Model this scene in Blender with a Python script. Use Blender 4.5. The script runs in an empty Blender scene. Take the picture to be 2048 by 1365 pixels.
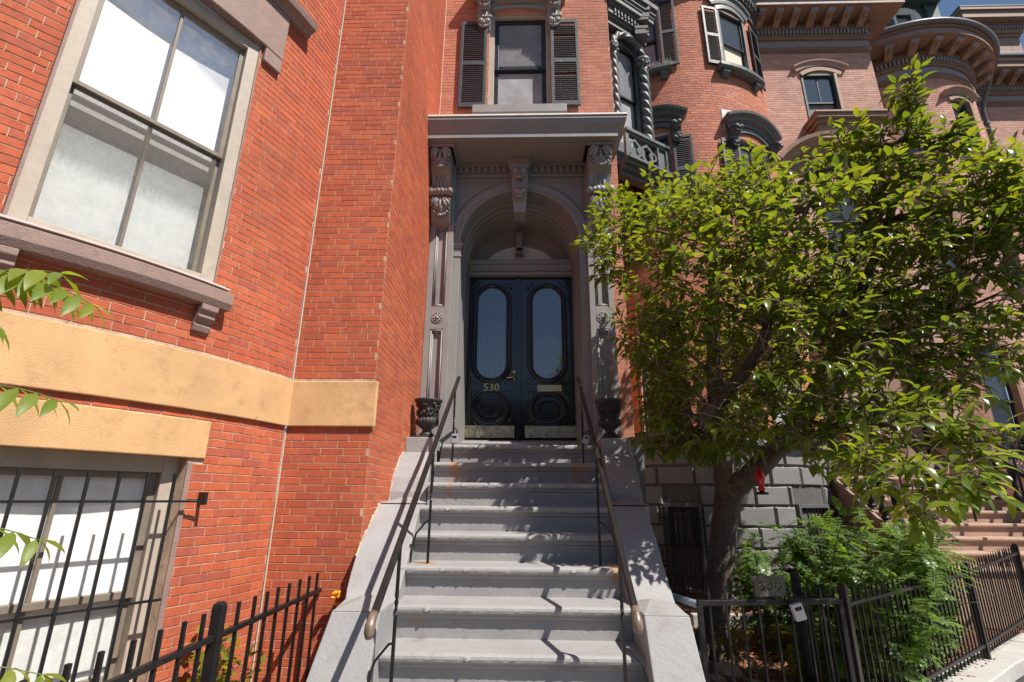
import bpy, math, random
import numpy as np
from mathutils import Vector, Matrix

rnd = random.Random(7)
SC = bpy.context.scene
COL = SC.collection
R_ = math.radians
CAMZ = 1.73

# ------------------------------------------------------------------ camera, sky, sun, exposure
pit, yaw, roll = R_(17.23), R_(1.665), R_(.458)
FWD = Vector((-math.sin(yaw) * math.cos(pit), math.cos(yaw) * math.cos(pit), math.sin(pit)))
RGT0 = Vector((math.cos(yaw), math.sin(yaw), 0)); UP0 = RGT0.cross(FWD)
RGT = math.cos(roll) * RGT0 + math.sin(roll) * UP0
UPV = -math.sin(roll) * RGT0 + math.cos(roll) * UP0
cam_d = bpy.data.cameras.new('camera'); cam = bpy.data.objects.new('camera', cam_d); COL.objects.link(cam)
cam_d.sensor_width = 36; cam_d.lens = 1009 / 2048 * 36; cam_d.clip_end = 3000; cam_d.clip_start = .02
M3 = Matrix((RGT, UPV, -FWD)).transposed()
cam.matrix_world = Matrix.Translation((0, 0, CAMZ)) @ M3.to_4x4()
SC.camera = cam

SUNV = Vector((1, -.8, 1.8)).normalized()
EL = math.asin(SUNV.z); AZ = math.atan2(SUNV.x, SUNV.y)
W = bpy.data.worlds.new('World'); SC.world = W; W.use_nodes = True
wn = W.node_tree
sky = wn.nodes.new('ShaderNodeTexSky'); sky.sky_type = 'NISHITA'; sky.sun_disc = False
sky.sun_elevation = EL; sky.sun_rotation = AZ; sky.air_density = 1.0; sky.dust_density = .4; sky.ozone_density = 2.0
bgn = wn.nodes['Background']; bgn.inputs['Strength'].default_value = .068
wn.links.new(sky.outputs[0], bgn.inputs['Color'])
sun_d = bpy.data.lights.new('sun', 'SUN'); sun_d.energy = 5.0; sun_d.angle = R_(.53); sun_d.color = (1, .94, .86)
sun_o = bpy.data.objects.new('sun', sun_d); COL.objects.link(sun_o)
sun_o.rotation_euler = SUNV.to_track_quat('Z', 'Y').to_euler(); sun_o.location = (20, -16, 36)
SC.view_settings.view_transform = 'Standard'; SC.view_settings.look = 'None'
SC.view_settings.exposure = .58; SC.view_settings.gamma = 1; SC.view_settings.use_curve_mapping = False
try:
    SC.cycles.max_bounces = 8; SC.cycles.transparent_max_bounces = 24; SC.cycles.use_denoising = True
    SC.cycles.caustics_reflective = False; SC.cycles.caustics_refractive = False
except Exception:
    pass

# ------------------------------------------------------------------ materials
def nodes_of(m):
    m.use_nodes = True
    nt = m.node_tree; nt.nodes.clear()
    out = nt.nodes.new('ShaderNodeOutputMaterial')
    return nt, out
def N(nt, kind, **kw):
    n = nt.nodes.new(kind)
    for k, v in kw.items():
        setattr(n, k, v)
    return n
def ramp(nt, src, stops):
    r = N(nt, 'ShaderNodeValToRGB'); e = r.color_ramp.elements
    while len(e) > 1: e.remove(e[-1])
    e[0].position = stops[0][0]; e[0].color = (*stops[0][1], 1)
    for p, c in stops[1:]:
        q = e.new(p); q.color = (*c, 1)
    nt.links.new(src, r.inputs[0]); return r.outputs[0]
def noise(nt, vec, scale, detail=4, rough=.6):
    n = N(nt, 'ShaderNodeTexNoise'); n.inputs['Scale'].default_value = scale
    n.inputs['Detail'].default_value = detail; n.inputs['Roughness'].default_value = rough
    nt.links.new(vec, n.inputs['Vector']); return n.outputs['Fac']
def geo_pos(nt):
    return N(nt, 'ShaderNodeNewGeometry').outputs['Position']
def mixc(nt, fac, a, b, blend='MIX'):
    m = N(nt, 'ShaderNodeMix', data_type='RGBA', blend_type=blend)
    for s, v in ((m.inputs[0], fac), (m.inputs[6], a), (m.inputs[7], b)):
        if isinstance(v, (int, float)): s.default_value = v
        elif isinstance(v, tuple): s.default_value = (*v, 1)
        else: nt.links.new(v, s)
    return m.outputs[2]
def mth(nt, op, a, b=None):
    m = N(nt, 'ShaderNodeMath', operation=op)
    for i, v in enumerate((a, b)):
        if v is None: continue
        if isinstance(v, (int, float)): m.inputs[i].default_value = v
        else: nt.links.new(v, m.inputs[i])
    return m.outputs[0]
def bump(nt, h, strength, dist=.01):
    b = N(nt, 'ShaderNodeBump'); b.inputs['Strength'].default_value = strength; b.inputs['Distance'].default_value = dist
    nt.links.new(h, b.inputs['Height']); return b.outputs[0]
def pbsdf(nt, out, col, rough=.6, metal=0, nrm=None, spec=.5, coat=0):
    p = N(nt, 'ShaderNodeBsdfPrincipled')
    if isinstance(col, tuple): p.inputs['Base Color'].default_value = (*col, 1)
    else: nt.links.new(col, p.inputs['Base Color'])
    if isinstance(rough, (int, float)): p.inputs['Roughness'].default_value = rough
    else: nt.links.new(rough, p.inputs['Roughness'])
    p.inputs['Metallic'].default_value = metal; p.inputs['Specular IOR Level'].default_value = spec
    p.inputs['Coat Weight'].default_value = coat
    if nrm is not None: nt.links.new(nrm, p.inputs['Normal'])
    nt.links.new(p.outputs[0], out.inputs[0]); return p
def paint_mat(name, c, var=.15, scale=5, rough=.55, bmp=.2, bscale=60, dirt=None, dirt_amt=.35, spec=.4, chips=None):
    m = bpy.data.materials.new(name); nt, out = nodes_of(m); P = geo_pos(nt)
    n1 = noise(nt, P, scale, 6, .65)
    lo = tuple(x * (1 - var) for x in c); hi = tuple(min(1, x * (1 + var)) for x in c)
    col = ramp(nt, n1, [(.3, lo), (.7, hi)])
    if dirt:
        n2 = noise(nt, P, scale * 2.3, 8, .7)
        f = mth(nt, 'MULTIPLY', ramp(nt, n2, [(.52, (0, 0, 0)), (.72, (1, 1, 1))]), dirt_amt)
        col = mixc(nt, f, col, dirt)
    if chips:
        n4 = noise(nt, P, chips[1], 8, .75)
        f4 = ramp(nt, n4, [(chips[2], (0, 0, 0)), (chips[2] + .03, (1, 1, 1))])
        col = mixc(nt, f4, col, chips[0])
    n3 = noise(nt, P, bscale, 5, .6)
    rr = ramp(nt, n1, [(.2, (rough * .85,) * 3), (.8, (min(1, rough * 1.15),) * 3)])
    pbsdf(nt, out, col, rr, nrm=bump(nt, n3, bmp), spec=spec)
    return m
def brick_mat(name, cols, stain=(.06, .03, .025), amt=.4):
    m = bpy.data.materials.new(name); nt, out = nodes_of(m)
    g = N(nt, 'ShaderNodeNewGeometry'); P = g.outputs['Position']; oi = N(nt, 'ShaderNodeObjectInfo')
    h = mth(nt, 'FRACT', mth(nt, 'ADD', g.outputs['Random Per Island'], oi.outputs['Random']))
    col = ramp(nt, h, [(i / (len(cols) - 1), c) for i, c in enumerate(cols)])
    n1 = noise(nt, P, 26, 6, .7)
    col = mixc(nt, mth(nt, 'MULTIPLY', ramp(nt, n1, [(.45, (0, 0, 0)), (.75, (1, 1, 1))]), amt), col, stain)
    n0 = noise(nt, P, 1.1, 4, .6)
    col = mixc(nt, ramp(nt, n0, [(.45, (0, 0, 0)), (.75, (.45, .45, .45))]), col, tuple(x * .55 for x in cols[0]))
    mp = N(nt, 'ShaderNodeMapping'); mp.inputs['Scale'].default_value = (5, 5, .5); nt.links.new(P, mp.inputs[0])
    st = noise(nt, mp.outputs[0], 1, 7, .7)
    col = mixc(nt, ramp(nt, st, [(.52, (0, 0, 0)), (.80, (.36, .36, .36))]), col, tuple(x * .38 for x in cols[0]))
    ef = noise(nt, P, 2.6, 8, .75)
    col = mixc(nt, ramp(nt, ef, [(.62, (0, 0, 0)), (.74, (.15, .15, .15))]), col, (.55, .42, .35))
    n2 = noise(nt, P, 130, 4, .6)
    pbsdf(nt, out, col, .82, nrm=bump(nt, n2, .35, .004), spec=.25)
    return m
BR1 = brick_mat('brick_orange_red', [(.50, .118, .055), (.58, .145, .064), (.46, .098, .048), (.54, .132, .06), (.44, .108, .06), (.52, .125, .052), (.43, .10, .05), (.56, .15, .07), (.40, .10, .066), (.49, .112, .054), (.53, .13, .06)])
BR2 = brick_mat('brick_red', [(.53, .20, .12), (.60, .24, .15), (.50, .175, .105), (.45, .18, .13), (.58, .25, .16), (.52, .17, .10), (.41, .17, .13), (.56, .225, .14)], amt=.25)
BR3 = brick_mat('brick_pink', [(.56, .31, .24), (.62, .36, .285), (.53, .28, .215), (.49, .28, .235), (.6, .33, .25), (.65, .40, .32)], amt=.22)
MORT1 = paint_mat('mortar_cream', (.50, .37, .27), .3, 9, .9, .5, 200, (.14, .085, .06), .75)
MORT2 = paint_mat('mortar_pale', (.58, .40, .31), .2, 18, .9, .5, 200)
CREAM = paint_mat('pointing_cream', (.55, .44, .31), .12, 20, .9, .4, 200)
GREY = paint_mat('grey_stone_paint', (.29, .286, .288), .10, 2.2, .66, .4, 40, (.17, .155, .14), .5, chips=((.36, .35, .34), 55, .70))
PORT = paint_mat('taupe_portal_paint', (.265, .25, .243), .08, 3, .45, .1, 50, (.2, .17, .15), .3)
OCHRE = paint_mat('ochre_stucco', (.61, .37, .18), .16, 2.2, .9, .5, 130, (.33, .19, .09), .6, chips=((.40, .25, .13), 7, .66))
MAUVE = paint_mat('mauve_brownstone', (.275, .185, .158), .14, 6, .7, .45, 70, (.12, .08, .075), .4)
TAN = paint_mat('tan_window_paint', (.42, .355, .29), .1, 5, .55, .15, 70, (.25, .2, .16), .4)
PALEW = paint_mat('pale_sill_paint', (.58, .50, .47), .08, 5, .6, .15, 70, (.4, .32, .3), .35)
BRONZE = paint_mat('bronze_sash', (.20, .165, .13), .15, 8, .5, .1, 90)
BLACKS = paint_mat('black_sash', (.018, .02, .026), .3, 8, .35, .1, 90)
SHUT = paint_mat('charcoal_shutter', (.045, .047, .056), .2, 12, .5, .3, 90, chips=((.22, .19, .17), 40, .72))
SHUT2 = paint_mat('weathered_shutter', (.045, .047, .056), .2, 12, .6, .4, 90, chips=((.20, .185, .18), 30, .57))
IRON = paint_mat('black_iron', (.011, .0105, .011), .3, 14, .42, .3, 120, (.045, .032, .025), .4, spec=.35)
IRONB = paint_mat('worn_rail_iron', (.014, .012, .012), .3, 8, .42, .25, 100, (.03, .015, .011), .3, chips=((.25, .22, .2), 60, .77), spec=.3)
IRONBR = paint_mat('brown_black_iron', (.017, .0135, .0125), .3, 10, .45, .3, 110, (.05, .025, .018), .35, spec=.35)
DKGREY = paint_mat('slate_wood_paint', (.115, .12, .12), .12, 7, .45, .15, 70, (.06, .06, .06), .4)
RUSTIC = paint_mat('grey_rusticated_stone', (.20, .197, .195), .1, 4, .75, .5, 50, (.17, .16, .155), .4)
BROWN = paint_mat('brown_cornice', (.29, .185, .13), .12, 5, .6, .2, 60, (.1, .06, .045), .35)
MAUVEGR = paint_mat('mauve_grey_frieze', (.30, .26, .265), .08, 5, .6, .15, 60)
TANST = paint_mat('tan_brownstone', (.40, .27, .205), .1, 5, .75, .4, 60, (.25, .16, .12), .35)
BROWNST = paint_mat('brown_stoop_stone', (.33, .205, .155), .1, 5, .75, .4, 60, (.2, .12, .09), .35)
CONC = paint_mat('concrete', (.42, .41, .39), .1, 3, .85, .6, 40, (.3, .28, .25), .4)
CONCD = paint_mat('concrete_walk', (.36, .345, .32), .12, 2, .9, .6, 60, (.24, .22, .2), .5)
ASPH = paint_mat('asphalt', (.05, .05, .052), .15, 2, .9, .6, 120)
MULCH = paint_mat('mulch', (.17, .075, .045), .45, 22, .9, 1, 40, (.05, .025, .018), .7)
CHIP = paint_mat('mulch_chip', (.27, .125, .075), .5, 30, .9, .5, 80)
ROCKM = paint_mat('rock', (.36, .25, .17), .25, 6, .85, 1, 20, (.2, .16, .13), .5)
BARK = paint_mat('bark', (.12, .088, .074), .5, 16, .9, 1, 34, (.24, .21, .19), .45, chips=((.035, .028, .025), 22, .62))
TWIG = paint_mat('twig', (.20, .12, .09), .3, 20, .8, .3, 80)
STEMG = paint_mat('green_stem', (.12, .16, .05), .2, 20, .7, .2, 80)
SHADE = paint_mat('white_window_film', (.9, .9, .89), .02, 4, .8, .05, 60)
SHADEG = paint_mat('grey_green_screen', (.66, .69, .68), .06, 30, .8, .15, 300)
CURT = paint_mat('dim_curtain', (.30, .30, .32), .3, 3, .9, .1, 40)
CREAMB = paint_mat('cream_blind', (.62, .56, .46), .05, 4, .8, .1, 60)
BLUEB = paint_mat('pale_blind', (.72, .78, .82), .06, 4, .7, .1, 60)
GREYB = paint_mat('grey_blind', (.20, .20, .205), .1, 4, .8, .1, 60)
DARKIN = paint_mat('dark_interior', (.012, .012, .014), .2, 3, .9, .1, 40)
GREEN = paint_mat('verdigris_paint', (.05, .085, .075), .3, 8, .6, .2, 80, chips=((.4, .42, .38), 10, .63))
WHITEP = paint_mat('white_paint', (.72, .72, .70), .06, 6, .5, .1, 70)
LEAD = paint_mat('grey_downspout', (.16, .15, .17), .1, 8, .4, .1, 80)
FLASH = paint_mat('lead_flashing', (.62, .58, .54), .1, 12, .6, .3, 60, (.3, .27, .25), .5)
ORANGE = paint_mat('orange_petal', (.85, .30, .01), .25, 40, .5, .2, 100)
LOCKG = paint_mat('grey_lock', (.33, .33, .36), .1, 10, .35, .1, 80)
LOCKW = paint_mat('silver_lock', (.55, .55, .56), .08, 10, .3, .1, 80)
PVC = paint_mat('blue_grey_pipe', (.32, .38, .46), .1, 8, .5, .1, 60)
URNM = paint_mat('urn_iron', (.035, .033, .032), .3, 14, .55, .4, 90, (.09, .085, .08), .5)

def metal_mat(name, c, rough, scale=20):
    m = bpy.data.materials.new(name); nt, out = nodes_of(m); P = geo_pos(nt)
    n1 = noise(nt, P, scale, 6, .7)
    col = ramp(nt, n1, [(.3, tuple(x * .55 for x in c)), (.6, c)])
    rr = ramp(nt, noise(nt, P, scale * 2, 5), [(.3, (rough * .6,) * 3), (.7, (rough * 1.4,) * 3)])
    pbsdf(nt, out, col, rr, metal=1); return m
BRASS = metal_mat('brass', (.72, .50, .20), .3)
BRASSD = metal_mat('worn_brass', (.50, .43, .30), .35, 12)
KNOB = paint_mat('worn_bronze_knob', (.15, .11, .075), .35, 25, .36, .2, 80, (.30, .26, .2), .5, spec=.7)
def door_mat():
    m = bpy.data.materials.new('gloss_black_door'); nt, out = nodes_of(m); P = geo_pos(nt)
    pbsdf(nt, out, (.005, .0055, .007), ramp(nt, noise(nt, P, 5, 6, .7), [(.3, (.09, .09, .09)), (.75, (.24, .24, .24))]), nrm=bump(nt, noise(nt, P, 14, 3), .06), spec=.5, coat=.25); return m
DOORM = door_mat()
def glass_mat(name, tint=(1, 1, 1), boost=1.0, rough=.02, dirt=0):
    m = bpy.data.materials.new(name); nt, out = nodes_of(m); P = geo_pos(nt)
    tr = N(nt, 'ShaderNodeBsdfTransparent'); tr.inputs[0].default_value = (*tint, 1)
    gl = N(nt, 'ShaderNodeBsdfGlossy'); gl.inputs['Roughness'].default_value = rough
    nrm = bump(nt, noise(nt, P, 2.2, 2), .05, .05); nt.links.new(nrm, gl.inputs['Normal'])
    fr = N(nt, 'ShaderNodeFresnel'); fr.inputs[0].default_value = 1.5
    mx = N(nt, 'ShaderNodeMixShader'); nt.links.new(mth(nt, 'MINIMUM', mth(nt, 'MULTIPLY', fr.outputs[0], 1.5 * boost), 1.0), mx.inputs[0])
    nt.links.new(tr.outputs[0], mx.inputs[1]); nt.links.new(gl.outputs[0], mx.inputs[2]); last = mx.outputs[0]
    if dirt:
        df = N(nt, 'ShaderNodeBsdfDiffuse'); df.inputs[0].default_value = (.5, .48, .44, 1)
        m2 = N(nt, 'ShaderNodeMixShader')
        f = mth(nt, 'MULTIPLY', ramp(nt, noise(nt, P, 9, 8, .75), [(.4, (.15, .15, .15)), (.7, (1, 1, 1))]), dirt)
        nt.links.new(f, m2.inputs[0]); nt.links.new(last, m2.inputs[1]); nt.links.new(df.outputs[0], m2.inputs[2]); last = m2.outputs[0]
    nt.links.new(last, out.inputs[0]); return m
GLASS = glass_mat('window_glass'); GLASSD = glass_mat('dusty_glass', boost=.35, dirt=.22)
GLASSB = glass_mat('door_glass', (.78, .83, .88), 2.8, .03)
def leaf_mat(name, cols, back=.5, gloss=.32, yellow=None):
    m = bpy.data.materials.new(name); nt, out = nodes_of(m)
    g = N(nt, 'ShaderNodeNewGeometry'); oi = N(nt, 'ShaderNodeObjectInfo')
    h = mth(nt, 'FRACT', mth(nt, 'ADD', g.outputs['Random Per Island'], oi.outputs['Random']))
    col = ramp(nt, h, [(i / (len(cols) - 1), c) for i, c in enumerate(cols)])
    n = noise(nt, g.outputs['Position'], 45, 3)
    col = mixc(nt, mth(nt, 'MULTIPLY', n, .35), col, tuple(x * .45 for x in cols[0]))
    p = N(nt, 'ShaderNodeBsdfPrincipled'); nt.links.new(col, p.inputs['Base Color'])
    p.inputs['Roughness'].default_value = gloss; p.inputs['Specular IOR Level'].default_value = .5
    nt.links.new(bump(nt, noise(nt, g.outputs['Position'], 90, 3), .25, .004), p.inputs['Normal'])
    t = N(nt, 'ShaderNodeBsdfTranslucent')
    nt.links.new(mixc(nt, 1.0, col, (3.2, 2.8, .85), 'MULTIPLY'), t.inputs[0])
    mx = N(nt, 'ShaderNodeMixShader'); mx.inputs[0].default_value = back
    nt.links.new(p.outputs[0], mx.inputs[1]); nt.links.new(t.outputs[0], mx.inputs[2])
    nt.links.new(mx.outputs[0], out.inputs[0]); return m
LEAF = leaf_mat('cherry_leaf', [(.088, .138, .022), (.125, .168, .024), (.065, .112, .022), (.15, .185, .026), (.095, .142, .024), (.075, .122, .024), (.17, .19, .028), (.11, .155, .024)], .42, .30)
LEAFP = leaf_mat('pinnate_leaf', [(.085, .165, .04), (.125, .21, .055), (.065, .13, .032), (.15, .235, .08)], .38, .36)
LEAFY = leaf_mat('yellow_green_leaf', [(.22, .22, .02), (.12, .17, .02), (.30, .25, .02), (.08, .13, .02)], .45, .45)
LEAFA = leaf_mat('bright_leaf', [(.16, .22, .025), (.12, .19, .025), (.21, .25, .03)], .42, .45)
def red_glass():
    m = bpy.data.materials.new('red_glass'); nt, out = nodes_of(m)
    p = pbsdf(nt, out, (.75, .012, .008), .08, spec=.6); p.inputs['Transmission Weight'].default_value = .35; return m
REDG = red_glass()

# step paint: rust runs below the rail feet and bare patches with their own shape
def step_mat():
    m = bpy.data.materials.new('grey_step_paint'); nt, out = nodes_of(m); P = geo_pos(nt)
    n1 = noise(nt, P, 3, 6, .65)
    col = ramp(nt, n1, [(.3, (.265, .262, .265)), (.7, (.325, .315, .31))])
    n2 = noise(nt, P, 14, 8, .75)
    col = mixc(nt, mth(nt, 'MULTIPLY', ramp(nt, n2, [(.55, (0, 0, 0)), (.72, (1, 1, 1))]), .6), col, (.17, .15, .135))
    col = mixc(nt, ramp(nt, noise(nt, P, 38, 8, .8), [(.66, (0, 0, 0)), (.70, (.7, .7, .7))]), col, (.13, .115, .10))
    nz = noise(nt, P, 20, 5, .7)
    for (x, y, z, rx, rz, s, rc) in RUST:
        v = N(nt, 'ShaderNodeVectorMath', operation='SUBTRACT'); nt.links.new(P, v.inputs[0]); v.inputs[1].default_value = (x, y, z)
        q = N(nt, 'ShaderNodeVectorMath', operation='MULTIPLY'); nt.links.new(v.outputs[0], q.inputs[0]); q.inputs[1].default_value = (1 / rx, 1 / .22, 1 / rz)
        l = N(nt, 'ShaderNodeVectorMath', operation='LENGTH'); nt.links.new(q.outputs[0], l.inputs[0])
        d = mth(nt, 'ADD', l.outputs['Value'], mth(nt, 'MULTIPLY', nz, .7))
        f = ramp(nt, d, [(.45, (s, s, s)), (1.15, (0, 0, 0))])
        col = mixc(nt, f, col, rc)
    h = mth(nt, 'ADD', noise(nt, P, 50, 6, .6), mth(nt, 'MULTIPLY', noise(nt, P, 9, 4), 1.5))
    pbsdf(nt, out, col, .6, nrm=bump(nt, h, .3), spec=.4)
    return m
RO = (.40, .18, .035)
RUST = [(-.80, 5.72, 1.98, .15, .42, 1, RO), (.58, 5.72, 1.98, .24, .36, 1, RO), (-.86, 4.66, 1.19, .17, .10, 1, RO), (.74, 4.52, 1.16, .14, .2, 1, RO), (-.80, 5.45, 1.8, .1, .2, .35, RO), (-.80, 4.18, .84, .17, .05, .7, (.36, .24, .16)), (-.78, 4.18, .73, .10, .04, .6, (.17, .13, .11)), (.3, 3.85, .66, .3, .05, .5, (.14, .12, .11))]
STEPM = step_mat()

# ------------------------------------------------------------------ mesh helpers
ORI = {}
XF = [None]   # optional remap of the drawing coordinates while the door assembly is built
class MB:
    def __init__(s): s.v = []; s.f = []
    def add(s, vs, fs):
        o = len(s.v); s.v += [tuple(p) for p in vs]; s.f += [tuple(i + o for i in f) for f in fs]
    def hexa(s, p):   # 8 points: bottom loop 0-3, top loop 4-7
        s.add(p, [(3, 2, 1, 0), (4, 5, 6, 7), (0, 1, 5, 4), (1, 2, 6, 5), (2, 3, 7, 6), (3, 0, 4, 7)])
    def box(s, x0, x1, y0, y1, z0, z1):
        s.hexa([(x0, y0, z0), (x1, y0, z0), (x1, y1, z0), (x0, y1, z0), (x0, y0, z1), (x1, y0, z1), (x1, y1, z1), (x0, y1, z1)])
    def loops(s, rings, closed=True, cap=True, ring_closed=True):
        n = len(rings[0]); vs = [p for r in rings for p in r]; fs = []
        for i in range(len(rings) - 1):
            for j in range(n if ring_closed else n - 1):
                k = (j + 1) % n
                fs.append((i * n + j, i * n + k, (i + 1) * n + k, (i + 1) * n + j))
        if cap and ring_closed:
            fs.append(tuple(range(n - 1, -1, -1))); fs.append(tuple((len(rings) - 1) * n + j for j in range(n)))
        s.add(vs, fs)
    def tube(s, pts, r, n=8, cap=True):
        pts = [Vector(p) for p in pts]; rs = r if isinstance(r, (list, tuple)) else [r] * len(pts)
        rings = []; up = None
        for i, p in enumerate(pts):
            d = (pts[min(i + 1, len(pts) - 1)] - pts[max(i - 1, 0)]).normalized()
            if up is None: up = Vector((0, 0, 1)) if abs(d.z) < .9 else Vector((1, 0, 0))
            a = d.cross(up).normalized(); up = a.cross(d).normalized()
            rings.append([p + rs[i] * (math.cos(t) * a + math.sin(t) * up) for t in [2 * math.pi * j / n for j in range(n)]])
        s.loops(rings, cap=cap)
    def lathe(s, prof, c, n=20, tilt=None):
        rings = []
        for r, z in prof:
            ring = [Vector((r * math.cos(2 * math.pi * j / n), r * math.sin(2 * math.pi * j / n), z)) for j in range(n)]
            if tilt is not None: ring = [tilt @ p for p in ring]
            rings.append([p + Vector(c) for p in ring])
        s.loops(rings)
    def ball(s, c, rx, ry, rz, n=8, m=5):
        rings = []
        for i in range(m + 1):
            a = -math.pi / 2 + math.pi * (i + .001 if i == 0 else (i - .001 if i == m else i)) / m
            rings.append([(c[0] + rx * math.cos(a) * math.cos(2 * math.pi * j / n), c[1] + ry * math.cos(a) * math.sin(2 * math.pi * j / n), c[2] + rz * math.sin(a)) for j in range(n)])
        s.loops(rings)
    def fbox(s, F, u0, u1, w0, w1, z0, z1):
        s.fprof(F, u0, u1, [(w0, z0), (w1, z0), (w1, z1), (w0, z1)])
    def fprof(s, F, u0, u1, prof):
        k = max(1, int(math.ceil(abs(u1 - u0) / F.step)))
        s.loops([[F.P(u0 + (u1 - u0) * i / k, w, z) for w, z in prof] for i in range(k + 1)])
    def fpath(s, F, path, prof, closed=False):
        # path: [(u,z)], prof: closed polygon [(w,h)] with h along the path's left normal
        rings = []
        n = len(path)
        for i, (u, z) in enumerate(path):
            if closed: a, b = path[i - 1], path[(i + 1) % n]
            else: a, b = path[max(0, i - 1)], path[min(n - 1, i + 1)]
            du, dz = b[0] - a[0], b[1] - a[1]; l = math.hypot(du, dz); nu, nz = -dz / l, du / l
            rings.append([F.P(u + h * nu, w, z + h * nz) for w, h in prof])
        if closed: rings.append(rings[0])
        s.loops(rings, cap=not closed)
    def fgrid(s, F, us, zs, w, keep):
        for a, b in zip(us, us[1:]):
            for c, d in zip(zs, zs[1:]):
                if keep((a + b) / 2, (c + d) / 2):
                    s.add([F.P(a, w, c), F.P(b, w, c), F.P(b, w, d), F.P(a, w, d)], [(0, 1, 2, 3)])
    def build(s, name, mat, parent=None, smooth=False, bevel=0, label=None, kind=None):
        if XF[0]: s.v = [XF[0](p) for p in s.v]
        vs = s.v; xs = [p[0] for p in vs]; ys = [p[1] for p in vs]; zs = [p[2] for p in vs]
        o = Vector(((min(xs) + max(xs)) / 2, (min(ys) + max(ys)) / 2, (min(zs) + max(zs)) / 2 if parent else min(zs)))
        me = bpy.data.meshes.new(name); me.from_pydata([(p[0] - o.x, p[1] - o.y, p[2] - o.z) for p in vs], [], s.f)
        me.materials.append(mat)
        if smooth: me.polygons.foreach_set('use_smooth', [True] * len(me.polygons))
        me.update()
        ob = bpy.data.objects.new(name, me); COL.objects.link(ob); place(ob, o, parent)
        if bevel:
            b = ob.modifiers.new('edge', 'BEVEL'); b.width = bevel; b.segments = 2; b.limit_method = 'ANGLE'; b.angle_limit = R_(40)
        if label: ob['label'] = label
        if kind: ob['kind'] = kind
        return ob
def place(ob, o, parent):
    ORI[ob.name] = Vector(o)
    if parent: ob.parent = parent; ob.location = Vector(o) - ORI[parent.name]
    else: ob.location = o
def empty(name, loc, label, cat, group=None):
    e = bpy.data.objects.new(name, None); COL.objects.link(e); e.location = loc; e.empty_display_size = .2; ORI[e.name] = Vector(loc)
    tag(e, label, cat, group); return e
def tag(o, label, cat, group=None):
    o['label'] = label; o['category'] = cat
    if group: o['group'] = group
    return o
def dup(o, delta, parent=None):
    c = o.copy(); COL.objects.link(c); c.location = o.location + Vector(delta); ORI[c.name] = ORI[o.name] + Vector(delta)
    if parent: c.parent = parent
    return c

class Flat:
    step = 99
    def __init__(s, p0, t, n): s.p0 = Vector((*p0, 0)); s.t = Vector((*t, 0)).normalized(); s.n = Vector((*n, 0)).normalized()
    def P(s, u, w, z): q = s.p0 + s.t * u + s.n * w; return (q.x, q.y, z)
    def ang(s, u): return math.atan2(s.t.y, s.t.x)
class Arc:
    step = .22
    def __init__(s, c, r, a0, sgn): s.c = c; s.r = r; s.a0 = R_(a0); s.sgn = sgn
    def P(s, u, w, z):
        a = s.a0 + s.sgn * u / s.r; return (s.c[0] + (s.r + w) * math.cos(a), s.c[1] + (s.r + w) * math.sin(a), z)
    def ang(s, u): return s.a0 + s.sgn * u / s.r + s.sgn * math.pi / 2
def chord(F, u0, u1, inset=0):
    a = Vector(F.P(u0, inset, 0)); b = Vector(F.P(u1, inset, 0)); t = (b - a); n = Vector(F.P((u0 + u1) / 2, inset + .5, 0)) - (a + b) / 2
    n = n - t * (n.dot(t) / t.dot(t))
    f = Flat((a.x, a.y), (t.x, t.y), (n.x, n.y)); f.L = t.length; return f
def pix(p):
    d = Vector(p) - Vector((0, 0, CAMZ)); z = d.dot(FWD)
    if z < .05: return (-9e3, -9e3, z)
    return (1024 + 1009 * d.dot(RGT) / z, 682.5 - 1009 * d.dot(UPV) / z, z)
def inframe(p, m=0):
    x, y, z = pix(p); return -m < x < 2048 + m and -m < y < 1365 + m and z > 0

# ------------------------------------------------------------------ brickwork
HB, LB, JH, JV = .0652, .2115, .0075, .0065
def brick_geo(L, H=HB - JH, D=.03, c=.0016):
    x, z = L / 2, H / 2
    v = [(-x, 0, -z), (x, 0, -z), (x, 0, z), (-x, 0, z), (-x + c, -c, -z + c), (x - c, -c, -z + c), (x - c, -c, z - c), (-x + c, -c, z - c), (-x, D, -z), (x, D, -z), (x, D, z), (-x, D, z)]
    f = [(4, 5, 6, 7), (0, 1, 5, 4), (1, 2, 6, 5), (2, 3, 7, 6), (3, 0, 4, 7), (8, 9, 1, 0), (9, 10, 2, 1), (10, 11, 3, 2), (11, 8, 0, 3)]
    return v, f
BRICK_ME = {}
def brick_mesh(mat):
    if mat.name not in BRICK_ME:
        v, f = brick_geo(LB - JV); me = bpy.data.meshes.new('brick'); me.from_pydata(v, [], f); me.materials.append(mat); BRICK_ME[mat.name] = me
    return BRICK_ME[mat.name]
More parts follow.
